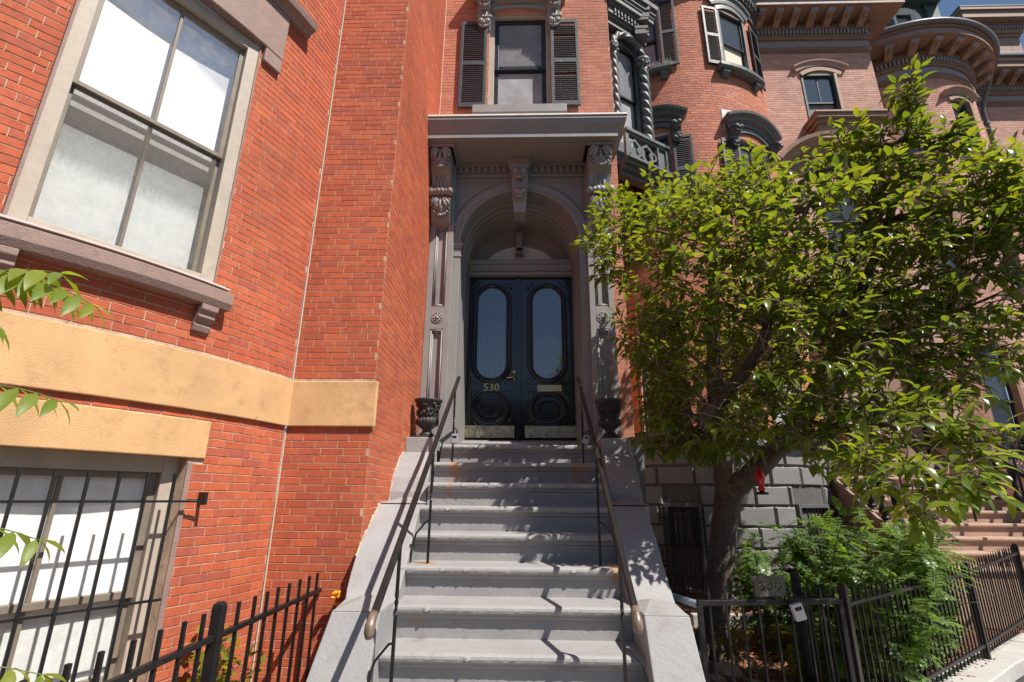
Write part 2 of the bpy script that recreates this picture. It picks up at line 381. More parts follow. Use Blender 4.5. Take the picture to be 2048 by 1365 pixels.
def brickwork(runs, mat, parent, nind=300, margin=130):
    """runs: (frame, u0, u1, z0, z1, holes, flip). Bricks as geometry; the nearest whole ones are objects."""
    allb = []
    for F, U0, U1, Z0, Z1, holes, phase in runs:
        n0 = int(round(Z0 / HB)); n1 = int(Z1 / HB)
        for n in range(n0, n1):
            z = (n + .5) * HB
            segs = [(U0, U1)]
            for (a, b, c, d) in holes:
                if c - .008 < z < d + .008:
                    ns = []
                    for s, e in segs:
                        if b <= s or a >= e: ns.append((s, e)); continue
                        if a - s > .02: ns.append((s, a))
                        if e - b > .02: ns.append((b, e))
                    segs = ns
            off = ((n % 2) * .5 + phase) * LB + (.03 * math.sin(n * 2.3))
            for s, e in segs:
                k = math.floor((s - off) / LB); u = off + k * LB
                while u < e:
                    a, b = max(u, s) + JV / 2, min(u + LB, e) - JV / 2; u += LB
                    if b - a < .02: continue
                    um = (a + b) / 2; p = F.P(um, 0, z)
                    if not inframe(p, margin): continue
                    allb.append((pix(p)[2], F, um, b - a, z, abs((b - a) - (LB - JV)) < 1e-4 and inframe(p, -6)))
    allb.sort(key=lambda t: t[0])
    mb = MB(); cnt = 0
    for dist, F, um, L, z, whole in allb:
        w = rnd.uniform(-.0004, .0012); p = F.P(um, w, z + rnd.uniform(-.0008, .0008))
        o = Vector(F.P(um, 0, z)); q = Vector(F.P(um, -1, z)); y = (q - o).normalized(); x = y.cross(Vector((0, 0, 1)))
        rz = math.atan2(x.y, x.x)
        if whole and cnt < nind:
            ob = bpy.data.objects.new('brick', brick_mesh(mat)); COL.objects.link(ob)
            ob.parent = parent; ob.location = Vector(p) - ORI[parent.name]; ob.rotation_euler = (0, rnd.uniform(-.003, .003), rz); cnt += 1
        else:
            v, f = brick_geo(L); c, s = math.cos(rz), math.sin(rz)
            mb.add([(p[0] + c * a - s * b, p[1] + s * a + c * b, p[2] + d) for a, b, d in v], f)
    ob = mb.build('brickwork', mat, parent, kind='stuff'); return ob
def backing(runs, mat, parent, name='mortar_wall', top=None, depth=.22, w=-.0009):
    mb = MB()
    for F, U0, U1, Z0, Z1, holes, phase in runs:
        us = {U0, U1}; zs = {Z0, Z1}
        for a, b, c, d in holes: us |= {max(U0, a), min(U1, b)}; zs |= {max(Z0, c), min(Z1, d)}
        us = sorted(us); zs = sorted(zs); fine = []
        for a, b in zip(us, us[1:]):
            k = max(1, int(math.ceil((b - a) / F.step))); fine += [a + (b - a) * i / k for i in range(k)]
        fine.append(us[-1])
        mb.fgrid(F, fine, zs, w, lambda u, z: not any(a < u < b and c < z < d for a, b, c, d in holes))
        for a, b, c, d in holes:
            for u in (a, b):
                if U0 + .001 < u < U1 - .001: mb.add([F.P(u, w, c), F.P(u, -depth, c), F.P(u, -depth, d), F.P(u, w, d)], [(0, 1, 2, 3)])
            for z in (c, d): mb.add([F.P(a, w, z), F.P(b, w, z), F.P(b, -depth, z), F.P(a, -depth, z)], [(0, 1, 2, 3)])
    return mb.build(name, mat, parent)

# ------------------------------------------------------------------ window and trim builders
def ring(mb, F, u0, u1, z0, z1, t, w0, w1, tb=None):
    tb = t if tb is None else tb
    mb.fbox(F, u0, u0 + t, w0, w1, z0, z1); mb.fbox(F, u1 - t, u1, w0, w1, z0, z1)
    mb.fbox(F, u0 + t, u1 - t, w0, w1, z0, z0 + tb); mb.fbox(F, u0 + t, u1 - t, w0, w1, z1 - t, z1)
def window(F, u0, u1, z0, z1, zm, parent, frame=TAN, sash=BRONZE, glass=GLASS, shade=CURT, shade2=None, mull=True, case=.09, wd=-.06, label=None, st=.045, name='window', bd=.15):
    m = MB(); ring(m, F, u0, u1, z0, z1, case, wd - .06, wd + .05)
    win = m.build(name, frame, parent, bevel=.004, label=label)
    a, b = u0 + case, u1 - case
    m = MB(); ring(m, F, a, b, zm - .02, z1 - case, st, wd - .045, wd - .005)
    if mull: m.fbox(F, (a + b) / 2 - .012, (a + b) / 2 + .012, wd - .04, wd - .008, zm + st - .02, z1 - case - st)
    m.build('sash', sash, win, bevel=.003)
    m = MB(); ring(m, F, a, b, z0 + case, zm + .025, st, wd - .095, wd - .055)
    if mull: m.fbox(F, (a + b) / 2 - .012, (a + b) / 2 + .012, wd - .09, wd - .06, z0 + case + st, zm + .025 - st)
    m.build('sash', sash, win, bevel=.003)
    for (c, d, w) in ((zm, z1 - case - .02, wd - .025), (z0 + case + .02, zm, wd - .075)):
        m = MB(); m.add([F.P(a + .02, w, c), F.P(b - .02, w, c), F.P(b - .02, w, d), F.P(a + .02, w, d)], [(0, 1, 2, 3)]); m.build('pane', glass, win)
    m = MB(); m.fbox(F, a - .0, b + .0, wd - bd - .02, wd - bd, zm - .01, z1 - .02); m.build('blind', shade, win)
    m = MB(); m.fbox(F, a - .0, b + .0, wd - bd - .05, wd - bd - .03, z0 + .02, zm - .01); m.build('blind', shade2 or shade, win)
    return win
def shutter(F, u0, u1, z0, z1, parent, mat=SHUT, w=.03, missing=(), zmid=None, sl=None, nslat=17, label=None):
    zmid = zmid or (z0 + z1) / 2
    t, r = .052, .085
    m = MB()
    m.fbox(F, u0, u0 + t, w, w + .04, z0, z1); m.fbox(F, u1 - t, u1, w, w + .04, z0, z1)
    for a, b in ((z0, z0 + r), (zmid - r / 2, zmid + r / 2), (z1 - r * .8, z1)): m.fbox(F, u0 + t, u1 - t, w + .002, w + .038, a, b)
    sh = m.build('shutter', mat, parent, bevel=.003, label=label)
    first = None
    for a, b in ((z0 + r, zmid - r / 2), (zmid + r / 2, z1 - r * .8)):
        dz = (b - a) / nslat
        for k in range(nslat):
            z = a + dz * (k + .5)
            if (round((z - z0) / (z1 - z0), 2)) in missing: continue
            if first is None:
                q = MB(); q.fprof(F, u0 + t - .004, u1 - t + .004, [(w + .004, z + .022), (w + .009, z + .026), (w + .036, z - .018), (w + .031, z - .022)])
                first = q.build('slat', mat, sh); fz = z
            else:
                c = dup(first, (0, 0, z - fz), sh)
                if missing and rnd.random() < .25: c.rotation_euler = (0, rnd.uniform(-.035, .035), 0)
    return sh
def arcpts(u0, u1, zs, rise, n=14):
    # segmental arch from (u0,zs) to (u1,zs) with given rise
    h = (u1 - u0) / 2; r = (h * h + rise * rise) / (2 * rise); cu = (u0 + u1) / 2; cz = zs + rise - r; a = math.asin(min(1, h / r))
    return [(cu + r * math.sin(-a + 2 * a * i / n), cz + r * math.cos(-a + 2 * a * i / n)) for i in range(n + 1)]
def hood(F, u0, u1, zs, rise, parent, mat, depth=.2, h=.24, name='window_hood', brackets=True, bm=None):
    m = MB(); p = arcpts(u0, u1, zs, rise)
    prof = [(-.02, 0), (.06, 0), (.07, h * .3), (depth * .55, h * .4), (depth * .62, h * .6), (depth * .95, h * .75), (depth, h * .95), (depth * .9, h), (-.02, h)]
    m.fpath(F, p, prof); m.fpath(F, [(u, z - .09) for u, z in arcpts(u0 + .12, u1 - .12, zs, rise * .9)], [(-.16, -.02), (.05, -.02), (.05, .085), (-.16, .085)])
    ob = m.build(name, mat, parent)
    if brackets:
        for c in (u0 + .09, u1 - .09): corbel(F, c - .09, c + .09, zs - .02, zs - .46, depth * .8, bm or mat, parent)
    return ob
def sill(F, u0, u1, z0, z1, parent, mat, depth=.16, brackets=True, name='window_sill'):
    m = MB(); m.fprof(F, u0, u1, [(-.1, z0), (depth * .8, z0), (depth, z0 + (z1 - z0) * .3), (depth, z1 - .03), (-.1, z1)])
    ob = m.build(name, mat, parent, bevel=.006)
    if brackets:
        for c in (u0 + .16, u1 - .16):
            q = MB(); q.fprof(F, c - .075, c + .075, [(-.02, z0 - .15), (depth * .35, z0 - .15), (depth * .7, z0 - .06), (depth * .7, z0 - .001), (-.02, z0 - .001)]); q.build('sill_bracket', mat, ob, bevel=.006)
    return ob
def corbel(F, u0, u1, zt, zb, depth, mat, parent, name='bracket', fancy=True):
    """scrolled acanthus bracket: cap, upper scroll with leaf, reeded neck, roll, lower leaf"""
    H = zt - zb; m = MB(); um = (u0 + u1) / 2; hw = (u1 - u0) / 2
    Z = lambda f: zt - H * f
    m.fprof(F, u0 - .015, u1 + .015, [(-.03, Z(.04)), (depth * 1.04, Z(.04)), (depth * 1.08, zt), (-.03, zt)])
    prof = [(-.03, Z(.04)), (depth, Z(.04)), (depth * 1.02, Z(.16)), (depth * .93, Z(.30)), (depth * .66, Z(.38)), (depth * .55, Z(.5)), (depth * .5, Z(.62)), (depth * .45, Z(.74)), (depth * .38, Z(.86)), (depth * .2, Z(.97)), (.01, Z(1)), (-.03, Z(1))]
    m.fprof(F, u0 + .02, u1 - .02, prof)
    # side cheeks
    for a, b in ((u0, u0 + .022), (u1 - .022, u1)):
        m.fprof(F, a, b, [(-.03, Z(.04)), (depth * .95, Z(.05)), (depth * .97, Z(.16)), (depth * .85, Z(.28)), (depth * .5, Z(.4)), (depth * .42, Z(.55)), (depth * .36, Z(.74)), (depth * .1, Z(.98)), (-.03, Z(.98))])
    ob = m.build(name, mat, parent, bevel=.004)
    if not fancy: return ob
    m = MB()
    def leafgrid(f0, f1, w0, w1, bulge, lobes, spread):
        nu, nz = 13, 9; rows = []
        for j in range(nz):
            t = j / (nz - 1); row = []
            width = hw * (1.0 - .12 * t * t)
            for i in range(nu):
                s = -1 + 2 * i / (nu - 1)
                rib = .5 + .5 * math.cos(s * math.pi * lobes)
                w = w0 + (w1 - w0) * t + bulge * math.sin(math.pi * min(1, t * 1.05)) * (1 - .55 * s * s) + .018 * rib * (.3 + t) + .012 * math.sin(t * 9 + abs(s) * 5)
                z = Z(f0 + (f1 - f0) * t - spread * s * s * t * .12)
                row.append(F.P(um + s * width, w, z))
            rows.append(row)
        m.loops(rows, cap=False, ring_closed=False)
        for i in range(9):
            s = -.9 + 1.8 * i / 8; r = .021 + .008 * math.cos(s * 2)
            c = F.P(um + s * hw * .9, w1 + bulge * .25 + .014, Z(f1 - spread * s * s * .12)); m.ball(c, r, r, r * .95, 7, 4)
    leafgrid(.06, .33, depth * 1.0, depth * .98, .03, 3, 1)
    for f0, f1, wd0, sc in ((.08, .24, depth * 1.04, 1), (.70, .84, depth * .46, .8)):
        for sg in (-1, 1):
            for j, (ua, ub, fa, fb, r) in enumerate(((.12, .92, .0, .75, .030), (.10, .62, .15, 1.0, .028), (.3, .98, -.1, .3, .022))):
                pts = [F.P(um + sg * hw * (ua + (ub - ua) * t), wd0 + .045 * math.sin(math.pi * (.25 + .65 * t)) * sc, Z(f0 + (f1 - f0) * (fa + (fb - fa) * t * t))) for t in (0, .25, .5, .75, 1)]
                m.tube(pts, [r * .35 * sc, r * .8 * sc, r * sc, r * 1.05 * sc, r * .5 * sc], 7)
        m.tube([F.P(um, wd0 + .02, Z(f0 - .01)), F.P(um, wd0 + .045 * sc, Z((f0 + f1) / 2)), F.P(um, wd0 + .05 * sc, Z(f1 + .04))], [.012, .02 * sc, .014], 7)
    for s in (-.36, 0, .36):   # reeds
        m.tube([F.P(um + s * hw, depth * .62, Z(.36)), F.P(um + s * hw, depth * .56, Z(.52)), F.P(um + s * hw, depth * .52, Z(.6))], .022, 7)
    for a, b, r in ((-1.04, -.78, .075), (-.74, -.34, .066), (-.3, -.06, .072), (.06, .3, .072), (.34, .74, .066), (.78, 1.04, .075)):
        k = min(1, H / 1.1)
        m.tube([F.P(um + a * hw, depth * .5, Z(.60)), F.P(um + (a + b) / 2 * hw, depth * .5 + .012, Z(.60)), F.P(um + b * hw, depth * .5, Z(.60))], [r * k, r * 1.1 * k, r * k], 10)
    leafgrid(.66, .93, depth * .46, depth * .34, .05, 2.5, 1)
    m.build('acanthus_leaf', mat, ob, smooth=True)
    return ob
def seg(a, b, n): return [a + (b - a) * i / n for i in range(n + 1)]

# ------------------------------------------------------------------ ground
g = MB(); g.add([(-400, -400, -.012), (400, -400, -.012), (400, 400, -.012), (-400, 400, -.012)], [(0, 1, 2, 3)])
g.build('ground', ASPH)['kind'] = 'structure'
# sidewalk slabs, running along the row of houses (the row steps back to the right)
sw = empty('sidewalk', (2.5, 3, 0), 'pale concrete pavement along the row of houses', 'pavement'); del sw['category']; del sw['label']; sw['kind'] = 'structure'
TD = Vector((2.47, 1.92, 0)).normalized(); ND = Vector((TD.y, -TD.x, 0))   # along the street, toward the street
PO = Vector((2.43, 4.33, 0))
for i in range(-4, 9):
    for j in range(3):
        a, b = i * 1.5 + .006, i * 1.5 + 1.494; c, d = .42 + j * 1.4, .42 + j * 1.4 + 1.388
        m = MB(); q = [PO + TD * a + ND * c, PO + TD * b + ND * c, PO + TD * b + ND * d, PO + TD * a + ND * d]
        m.hexa([(p.x, p.y, -.01) for p in (q[0], q[3], q[2], q[1])] + [(p.x, p.y, rnd.uniform(-.002, .003)) for p in (q[0], q[3], q[2], q[1])])
        m.build('slab', CONCD, sw, bevel=.006)
m = MB()
m.add([(-1.9, -3, -.004), (3.2, -3, -.004), (6, 6, -.004), (-1.9, 5.2, -.004)], [(0, 1, 2, 3)])
fp = m.build('pavement_bed', CONCD); fp['kind'] = 'structure'
m = MB(); m.add([(1.05, 4.0, .1), (2.6, 4.35, .1), (8.7, 9.1, .13), (8.7, 13, .16), (1.05, 13, .16)], [(0, 1, 2, 3, 4)])
m.build('garden_bed', MULCH)['kind'] = 'structure'
m = MB(); m.add([(-6, .5, .06), (-1.7, .5, .06), (-1.2, 4.8, .06), (-6, 6, .06)], [(0, 1, 2, 3)])
m.build('side_garden_bed', MULCH)['kind'] = 'structure'
m = MB()
for k in range(5200):
    x = rnd.uniform(1.1, 5.2); y = rnd.uniform(4.05, 7.5)
    if y < 4.15 + max(0, x - 2.3) * .78: continue
    L = rnd.uniform(.015, .05); wd = rnd.uniform(.006, .014); a = rnd.uniform(0, 6.28); c, s = math.cos(a), math.sin(a); z = .106 + rnd.uniform(0, .022); dz = rnd.uniform(-.012, .012)
    m.add([(x - c * L - s * wd, y - s * L + c * wd, z - dz), (x + c * L - s * wd, y + s * L + c * wd, z + dz), (x + c * L + s * wd, y + s * L - c * wd, z + dz + .004), (x - c * L + s * wd, y - s * L - c * wd, z - dz + .004), (x, y, z + .012)], [(0, 1, 4), (1, 2, 4), (2, 3, 4), (3, 0, 4)])
m.build('mulch_chips', CHIP)['kind'] = 'stuff'
# ------------------------------------------------------------------ houses across the street, mirrored in the glass and gloss paint
AX = empty('opposite_houses', (0, -19, 0), 'brick houses across the street mirrored in the door glass', 'houses')
FX = Flat((-30, -19), (1, 0), (0, 1))
WX = [(4 + i * 4.2 + (i % 3) * .5, 5.3 + i * 4.2 + (i % 3) * .5, 1.3 + j * 3.2, 3.3 + j * 3.2) for i in range(14) for j in range(2)]
backing([(FX, 0, 64, 0, 7.6, WX, 0)], paint_mat('far_brick', (.26, .11, .075), .2, 2, .85, .3, 60), AX)
for a, b, c, d in WX:
    m = MB(); m.fbox(FX, a, b, -.15, -.12, c, d); m.build('window_pane', DOORM, AX)
m = MB(); m.fprof(FX, -.2, 64.2, [(-.3, 7.6), (.2, 7.6), (.5, 7.9), (.5, 8.1), (-.3, 8.1)]); m.build('cornice', BROWN, AX)

# ------------------------------------------------------------------ LEFT HOUSE: bowed front, narrow flat pier, side return
LH = empty('brick_house', (-3.5, 6, 0), 'orange red brick house at the left with ochre stone band and big white-filled windows', 'house')
FA = Arc((-6.45, 5.54), 4.3, -11.8, -1)
FB = Flat((-2.235, 4.68), (1, 0), (0, -1))
FC = Flat((-1.44, 4.68), (0, 1), (1, 0))
HW = (.986, 2.243, 3.33, 5.85); HBW = (.915, 2.26, .42, 2.0); LINT = (.796, 2.55, 1.99, 2.276); BELT = (-.05, 3.7, 2.345, 2.775)
HOODL = (.767, 2.46, 5.85, 6.5)
runsL = [(FA, 0, 3.6, 0, 9.0, [HW, HBW, LINT, BELT, HOODL], .15),
         (FB, 0, .795, 0, 9.2, [(-.1, .9, 2.345, 2.775)], .78),
         (FC, 0, 2.2, 0, 11.0, [], .3)]
brickwork(runsL, BR1, LH)
backing([(F, a, b, c, d, ([HW, HBW] if F is FA else []), p) for F, a, b, c, d, h, p in runsL], MORT1, LH)
m = MB(); m.fbox(FA, 0, 3.6, -.02, .035, 2.345, 2.775); m.build('stone_band', OCHRE, LH, bevel=.007)
m = MB(); m.fbox(FB, .002, .795 + .035, -.02, .036, 2.346, 2.774); m.build('stone_band', OCHRE, LH, bevel=.009)
m = MB(); m.fbox(FA, .796, 2.55, -.06, .022, 1.995, 2.276); m.build('basement_lintel', OCHRE, LH, bevel=.007)
for (x, y, z1) in ((-2.236, 4.676, 9.0), (-1.437, 6.872, 11)):
    m = MB(); m.tube([(x, y, .05), (x, y, 2.33)], .008, 6); m.tube([(x, y, 2.775), (x, y, z1)], .008, 6); m.build('pointed_joint', CREAM, LH)
cw = chord(FA, .986, 2.243)
window(cw, 0, cw.L, 3.33, 5.85, 4.56, LH, TAN, BRONZE, GLASSD, SHADE, SHADEG, case=.10, wd=-.055, st=.036, label='tall window filled with bright white film above the stone band')
def grime_mat():
    m = bpy.data.materials.new('grimy_screen'); nt, out = nodes_of(m); P = geo_pos(nt)
    sx = N(nt, 'ShaderNodeSeparateXYZ'); nt.links.new(P, sx.inputs[0])
    mp = N(nt, 'ShaderNodeMapping'); mp.inputs['Scale'].default_value = (60, 60, 9); nt.links.new(P, mp.inputs[0])
    n = noise(nt, mp.outputs[0], 1, 8, .8); n2 = noise(nt, P, 160, 2)
    band = ramp(nt, mth(nt, 'ADD', sx.outputs[2], mth(nt, 'MULTIPLY', n, .28)), [(0, (0, 0, 0)), (1, (0, 0, 0))])
    h = mth(nt, 'MULTIPLY', mth(nt, 'SUBTRACT', mth(nt, 'ADD', sx.outputs[2], mth(nt, 'MULTIPLY', n, .26)), 4.29), 4.2)
    f = mth(nt, 'MINIMUM', mth(nt, 'MAXIMUM', h, .0), .6)
    f = mth(nt, 'ADD', mth(nt, 'MULTIPLY', f, ramp(nt, n2, [(.3, (.5, .5, .5)), (.6, (1, 1, 1))])), .10)
    t = N(nt, 'ShaderNodeBsdfTransparent'); d = N(nt, 'ShaderNodeBsdfDiffuse'); d.inputs[0].default_value = (.16, .14, .12, 1)
    mx = N(nt, 'ShaderNodeMixShader'); nt.links.new(f, mx.inputs[0]); nt.links.new(t.outputs[0], mx.inputs[1]); nt.links.new(d.outputs[0], mx.inputs[2]); nt.links.new(mx.outputs[0], out.inputs[0]); return m
m = MB(); m.add([cw.P(.13, -.085, 3.46), cw.P(cw.L - .13, -.085, 3.46), cw.P(cw.L - .13, -.085, 4.545), cw.P(.13, -.085, 4.545)], [(0, 1, 2, 3)]); m.build('insect_screen', grime_mat(), LH)
m = MB(); m.fbox(cw, -.012, 0, -.06, .01, 3.33, 5.85); m.fbox(cw, cw.L, cw.L + .02, -.06, .06, 3.33, 5.85); m.build('brown_jamb_edge', MAUVE, LH)
sill(FA, .875, 2.36, 3.155, 3.33, LH, MAUVE, .13, brackets=False)
for c in (1.03, 2.2):
    m = MB(); m.fprof(FA, c - .065, c + .065, [(-.02, 2.945), (.035, 2.945), (.05, 2.99), (.04, 3.01), (.085, 3.05), (.08, 3.075), (.11, 3.11), (.11, 3.154), (-.02, 3.154)]); m.build('sill_bracket', MAUVE, LH, bevel=.006)
m = MB(); m.fbox(FA, .90, 2.33, -.05, .10, 3.331, 3.345); m.build('sill_flashing', PALEW, LH)
m = MB(); m.fbox(FA, .767, 2.46, -.05, .055, 5.86, 6.46); m.fbox(FA, .767, .955, -.05, .05, 5.70, 5.86); m.fbox(FA, 2.27, 2.46, -.05, .05, 5.70, 5.86)
m.build('window_hood', MAUVE, LH, bevel=.01)
m = MB(); m.fprof(FA, .52, 2.72, [(-.02, 6.40), (.07, 6.40), (.09, 6.44), (.15, 6.47), (.17, 6.54), (.10, 6.62), (-.02, 6.66)]); m.build('hood_moulding', MAUVE, LH, bevel=.006)
cb = chord(FA, .915, 2.26)
window(cb, 0, cb.L, .42, 2.0, 1.07, LH, TAN, BRONZE, GLASSD, SHADE, SHADEG, case=.115, wd=-.15, st=.045, bd=.06, label='barred basement window with pale tan frame')
m = MB(); m.fbox(cb, -.035, 0, -.1, .012, .42, 1.96); m.build('brown_jamb_edge', MAUVE, LH)
m = MB(); m.fprof(FA, .85, 2.35, [(-.05, .28), (.08, .28), (.08, .40), (-.05, .42)]); m.build('basement_sill', OCHRE, LH, bevel=.01)
# window bars
gb = MB()
for z, a in ((1.685, -.14), (1.05, .03)): gb.fbox(cb, a, cb.L + .12, .062, .075, z - .008, z + .008)
gb.fbox(cb, -.15, -.128, -.02, .085, 1.66, 1.75); gb.fbox(cb, cb.L + .1, cb.L + .122, -.02, .085, 1.64, 1.73)
grille = gb.build('window_bars', IRON, LH)
bar0 = None
for i in range(8):
    u = .10 + i * .167
    if bar0 is None:
        m = MB(); m.fbox(cb, u - .009, u + .009, .076, .094, .5, 1.875); bar0 = m.build('bar', IRON, grille); b0 = Vector(cb.P(u, 0, 0))
    else: dup(bar0, Vector(cb.P(u, 0, 0)) - b0, grille)

# ------------------------------------------------------------------ HOUSE 530
H5 = empty('row_house', (1.5, 8.5, 0), 'red brick row house with arched grey portal, black double doors and rounded bow', 'house')
F5 = Flat((-1.44, 6.88), (1, 0), (0, -1))
BOW = Arc((3.63, 11.3), 2.5, 209, 1)
def bow_u(ratio, arc=BOW):   # arc length where a sight line of slope X/Y meets the bow
    best = None
    for i in range(1200):
        u = i * .005; x, y, _ = arc.P(u, 0, 0)
        d = abs(x / y - ratio)
        n = Vector((x - arc.c[0], y - arc.c[1]))
        if n.dot(Vector((x, y))) < 0 and (best is None or d < best[0]): best = (d, u)
    return best[1]
W5 = (.805, 1.875, 7.865, 10.05)
BW = {'ul': (.2745, .335, 9.0 + CAMZ, 10.95 + CAMZ), 'ur': (.487, .548, 9.02 + CAMZ, 10.72 + CAMZ), 'll': (.278, .338, 5.55 + CAMZ, 7.3 + CAMZ), 'lr': (.494, .556, 5.55 + CAMZ, 7.2 + CAMZ)}
BH = {k: (bow_u(a), bow_u(b), c, d) for k, (a, b, c, d) in BW.items()}
BH['gl'] = (bow_u(.232), bow_u(.325), 1.1 + CAMZ, 3.4 + CAMZ); BH['gr'] = (bow_u(.487), bow_u(.548), 1.1 + CAMZ, 3.4 + CAMZ)
runs5 = [(F5, 0, 2.89, 2.35, 12.2, [(-.1, 2.69, 0, 7.02), W5], .4),
         (BOW, 0, 5.3, 2.6, 12.75, [BH[k] for k in BH], .2)]
brickwork(runs5, BR2, H5)
backing(runs5, MORT2, H5)
m = MB(); m.box(1.443, 1.447, 6.885, 10.3, 2.62, 12.2); m.build('side_wall', BR2, H5)
m = MB(); m.box(1.443, 1.46, 6.905, 10.3, 0, 2.61); m.build('side_base_wall', RUSTIC, H5)
# upper window over the portal
window(F5, *W5[:2], W5[2], W5[3], 8.87, H5, TAN, BLACKS, GLASSD, CURT, CURT, mull=False, case=.082, wd=-.11, st=.075, bd=.04, label='shuttered window above the portal with peeling frame')
shutter(F5, .305, .765, 7.912, 9.75, H5, SHUT, zmid=8.83, nslat=19)
shutter(F5, 1.868, 2.348, 7.925, 9.765, H5, SHUT2, zmid=8.86, nslat=19, missing=(.82, .81, .80, .36, .35, .19, .18), label='weathered shutter with broken slats')
sill(F5, .57, 2.1, 7.61, 7.862, H5, PORT, .2, brackets=False)
for a in (.588, 1.818): corbel(F5, a, a + .23, 10.17, 9.57, .17, PORT, H5)
m = MB(); m.fpath(F5, arcpts(.83, 1.81, 10.03, .07), [(-.1, 0), (.04, 0), (.05, .05), (.03, .08), (.06, .12), (-.1, .12)])
m.fprof(F5, .5, 2.14, [(-.02, 10.18), (.12, 10.18), (.2, 10.3), (.34, 10.42), (.36, 10.56), (-.02, 10.62)]); m.build('window_hood', PORT, H5, bevel=.004)

# ---- portal
FP = Flat((-1.44, 6.70), (1, 0), (0, -1)); PX = lambda x: x + 1.44
def pilaster(x0, x1, zc):
    xm = (x0 + x1) / 2; p0, p1 = xm - .094, xm + .094
    m = MB()
    m.fbox(FP, PX(x0), PX(p0), -.19, 0, 2.412, 6.775); m.fbox(FP, PX(p1), PX(x1), -.19, 0, 2.412, 6.775)
    for a, b in ((2.412, 2.62), (3.985, 4.325), (5.6, 6.775)): m.fbox(FP, PX(p0), PX(p1), -.19, -.0005, a, b)
    m.fbox(FP, PX(p0), PX(p1), -.19, -.05, 2.6, 5.65)
    pl = m.build('pilaster', PORT, H5, bevel=.004)
    m = MB()
    for a, b in ((2.62, 3.985), (4.325, 5.6)):
        e = .017; notch = .05
        path = [(PX(p0 + e), a + e), (PX(p0 + e), b - e - notch), (PX(p0 + e + notch), b - e - notch * .5), (PX(p0 + e + notch), b - e), (PX(p1 - e - notch), b - e), (PX(p1 - e - notch), b - e - notch * .5), (PX(p1 - e), b - e - notch), (PX(p1 - e), a + e)]
        path = [(PX(p0 + e), a + e), (PX(p0 + e), b - e), (PX(p1 - e), b - e), (PX(p1 - e), a + e)]
        for r0, w in ((0, -.012), (.02, -.032)):
            q = [(u + (r0 if i < 2 else -r0), z + (r0 if i in (0, 3) else -r0)) for i, (u, z) in enumerate(path)]
            for i in range(4):
                A, B = q[i], q[(i + 1) % 4]; m.tube([FP.P(A[0], w, A[1]), FP.P(B[0], w, B[1])], .012, 8)
    m.build('panel_moulding', PORT, pl, smooth=True)
    m = MB(); cx, cz = PX(xm), zc
    m.fpath(FP, [(cx + .078 * math.cos(t), cz + .078 * math.sin(t)) for t in [-2 * math.pi * i / 28 for i in range(28)]], [(-.005, -.008), (.008, -.008), (.010, 0), (.006, .006), (-.005, .006)], closed=True)
    for k in range(8):
        t = 2 * math.pi * k / 8; c = FP.P(cx + .046 * math.cos(t), .006, cz + .046 * math.sin(t)); m.ball(c, .02, .014, .02, 8, 5)
    m.ball(FP.P(cx, .012, cz), .03, .02, .03, 10, 6)
    m.build('rosette', PORT, pl, smooth=True)
    return pl
pilaster(-1.435, -1.085, 4.155); pilaster(.905, 1.25, 4.155)
for a, b in ((-1.43, -1.115), (.925, 1.272)): corbel(FP, PX(a), PX(b), 6.775, 5.63, .36, PORT, H5)
CX = -.09
def semi(r, zc, n=36, a0=0): return [(PX(CX - r * math.cos(t)), zc + r * math.sin(t)) for t in [a0 + (math.pi - 2 * a0) * i / n for i in range(n + 1)]]
m = MB()   # spandrel wall
FS = Flat((-1.44, 6.82), (1, 0), (0, -1))
pts = semi(.894, 5.387)
for (u0, z0), (u1, z1) in zip(pts, pts[1:]):
    m.add([FS.P(u0, 0, z0), FS.P(u1, 0, z1), FS.P(u1, 0, 6.6), FS.P(u0, 0, 6.6)], [(0, 1, 2, 3)])
m.fbox(FS, PX(-1.09), PX(CX - .894), -.1, 0, 5.386, 6.6); m.fbox(FS, PX(CX + .894), PX(.91), -.1, 0, 5.386, 6.6)
m.build('spandrel', PORT, H5)
m = MB()
for r, zc, w0, w1, h in ((.894, 5.387, -.30, .035, .15), (.925, 5.387, .0, .055, .02), (1.03, 5.387, .0, .05, .022), (.880, 5.387, -.42, -.29, .2), (.872, 5.387, -.34, -.31, .05), (.866, 5.387, -.66, -.42, .2), (.856, 5.387, -.47, -.43, .05), (.852, 5.387, -.60, -.56, .05), (.845, 5.387, -1.12, -.66, .25)):
    m.fpath(FS, semi(r, zc), [(w0, 0), (w1 - .008, 0), (w1, .008), (w1, h - .008), (w1 - .008, h), (w0, h)])
m.build('arch', PORT, H5)
for s in (-1, 1):   # jamb piers below the arch, stepping back to the doors
    m = MB()
    X = lambda h: CX + s * h
    for h0, h1, y0, y1 in ((.894, .997, 6.82, 8.1), (.880, .8935, 7.11, 8.1), (.866, .8795, 7.24, 8.1)):
        a, b = sorted((X(h0), X(h1))); m.box(a, b, y0, y1, 2.34, 5.387)
    for z0, z1, o in ((5.168, 5.215, .012), (5.216, 5.30, .004), (5.301, 5.34, .022), (5.341, 5.386, .04)):
        a, b = sorted((X(.894 - o), X(.998))); m.box(a, b, 6.82 - o, 6.95, z0, z1)
    m.build('jamb', PORT, H5, bevel=.005)
m = MB()   # spandrel panel mouldings
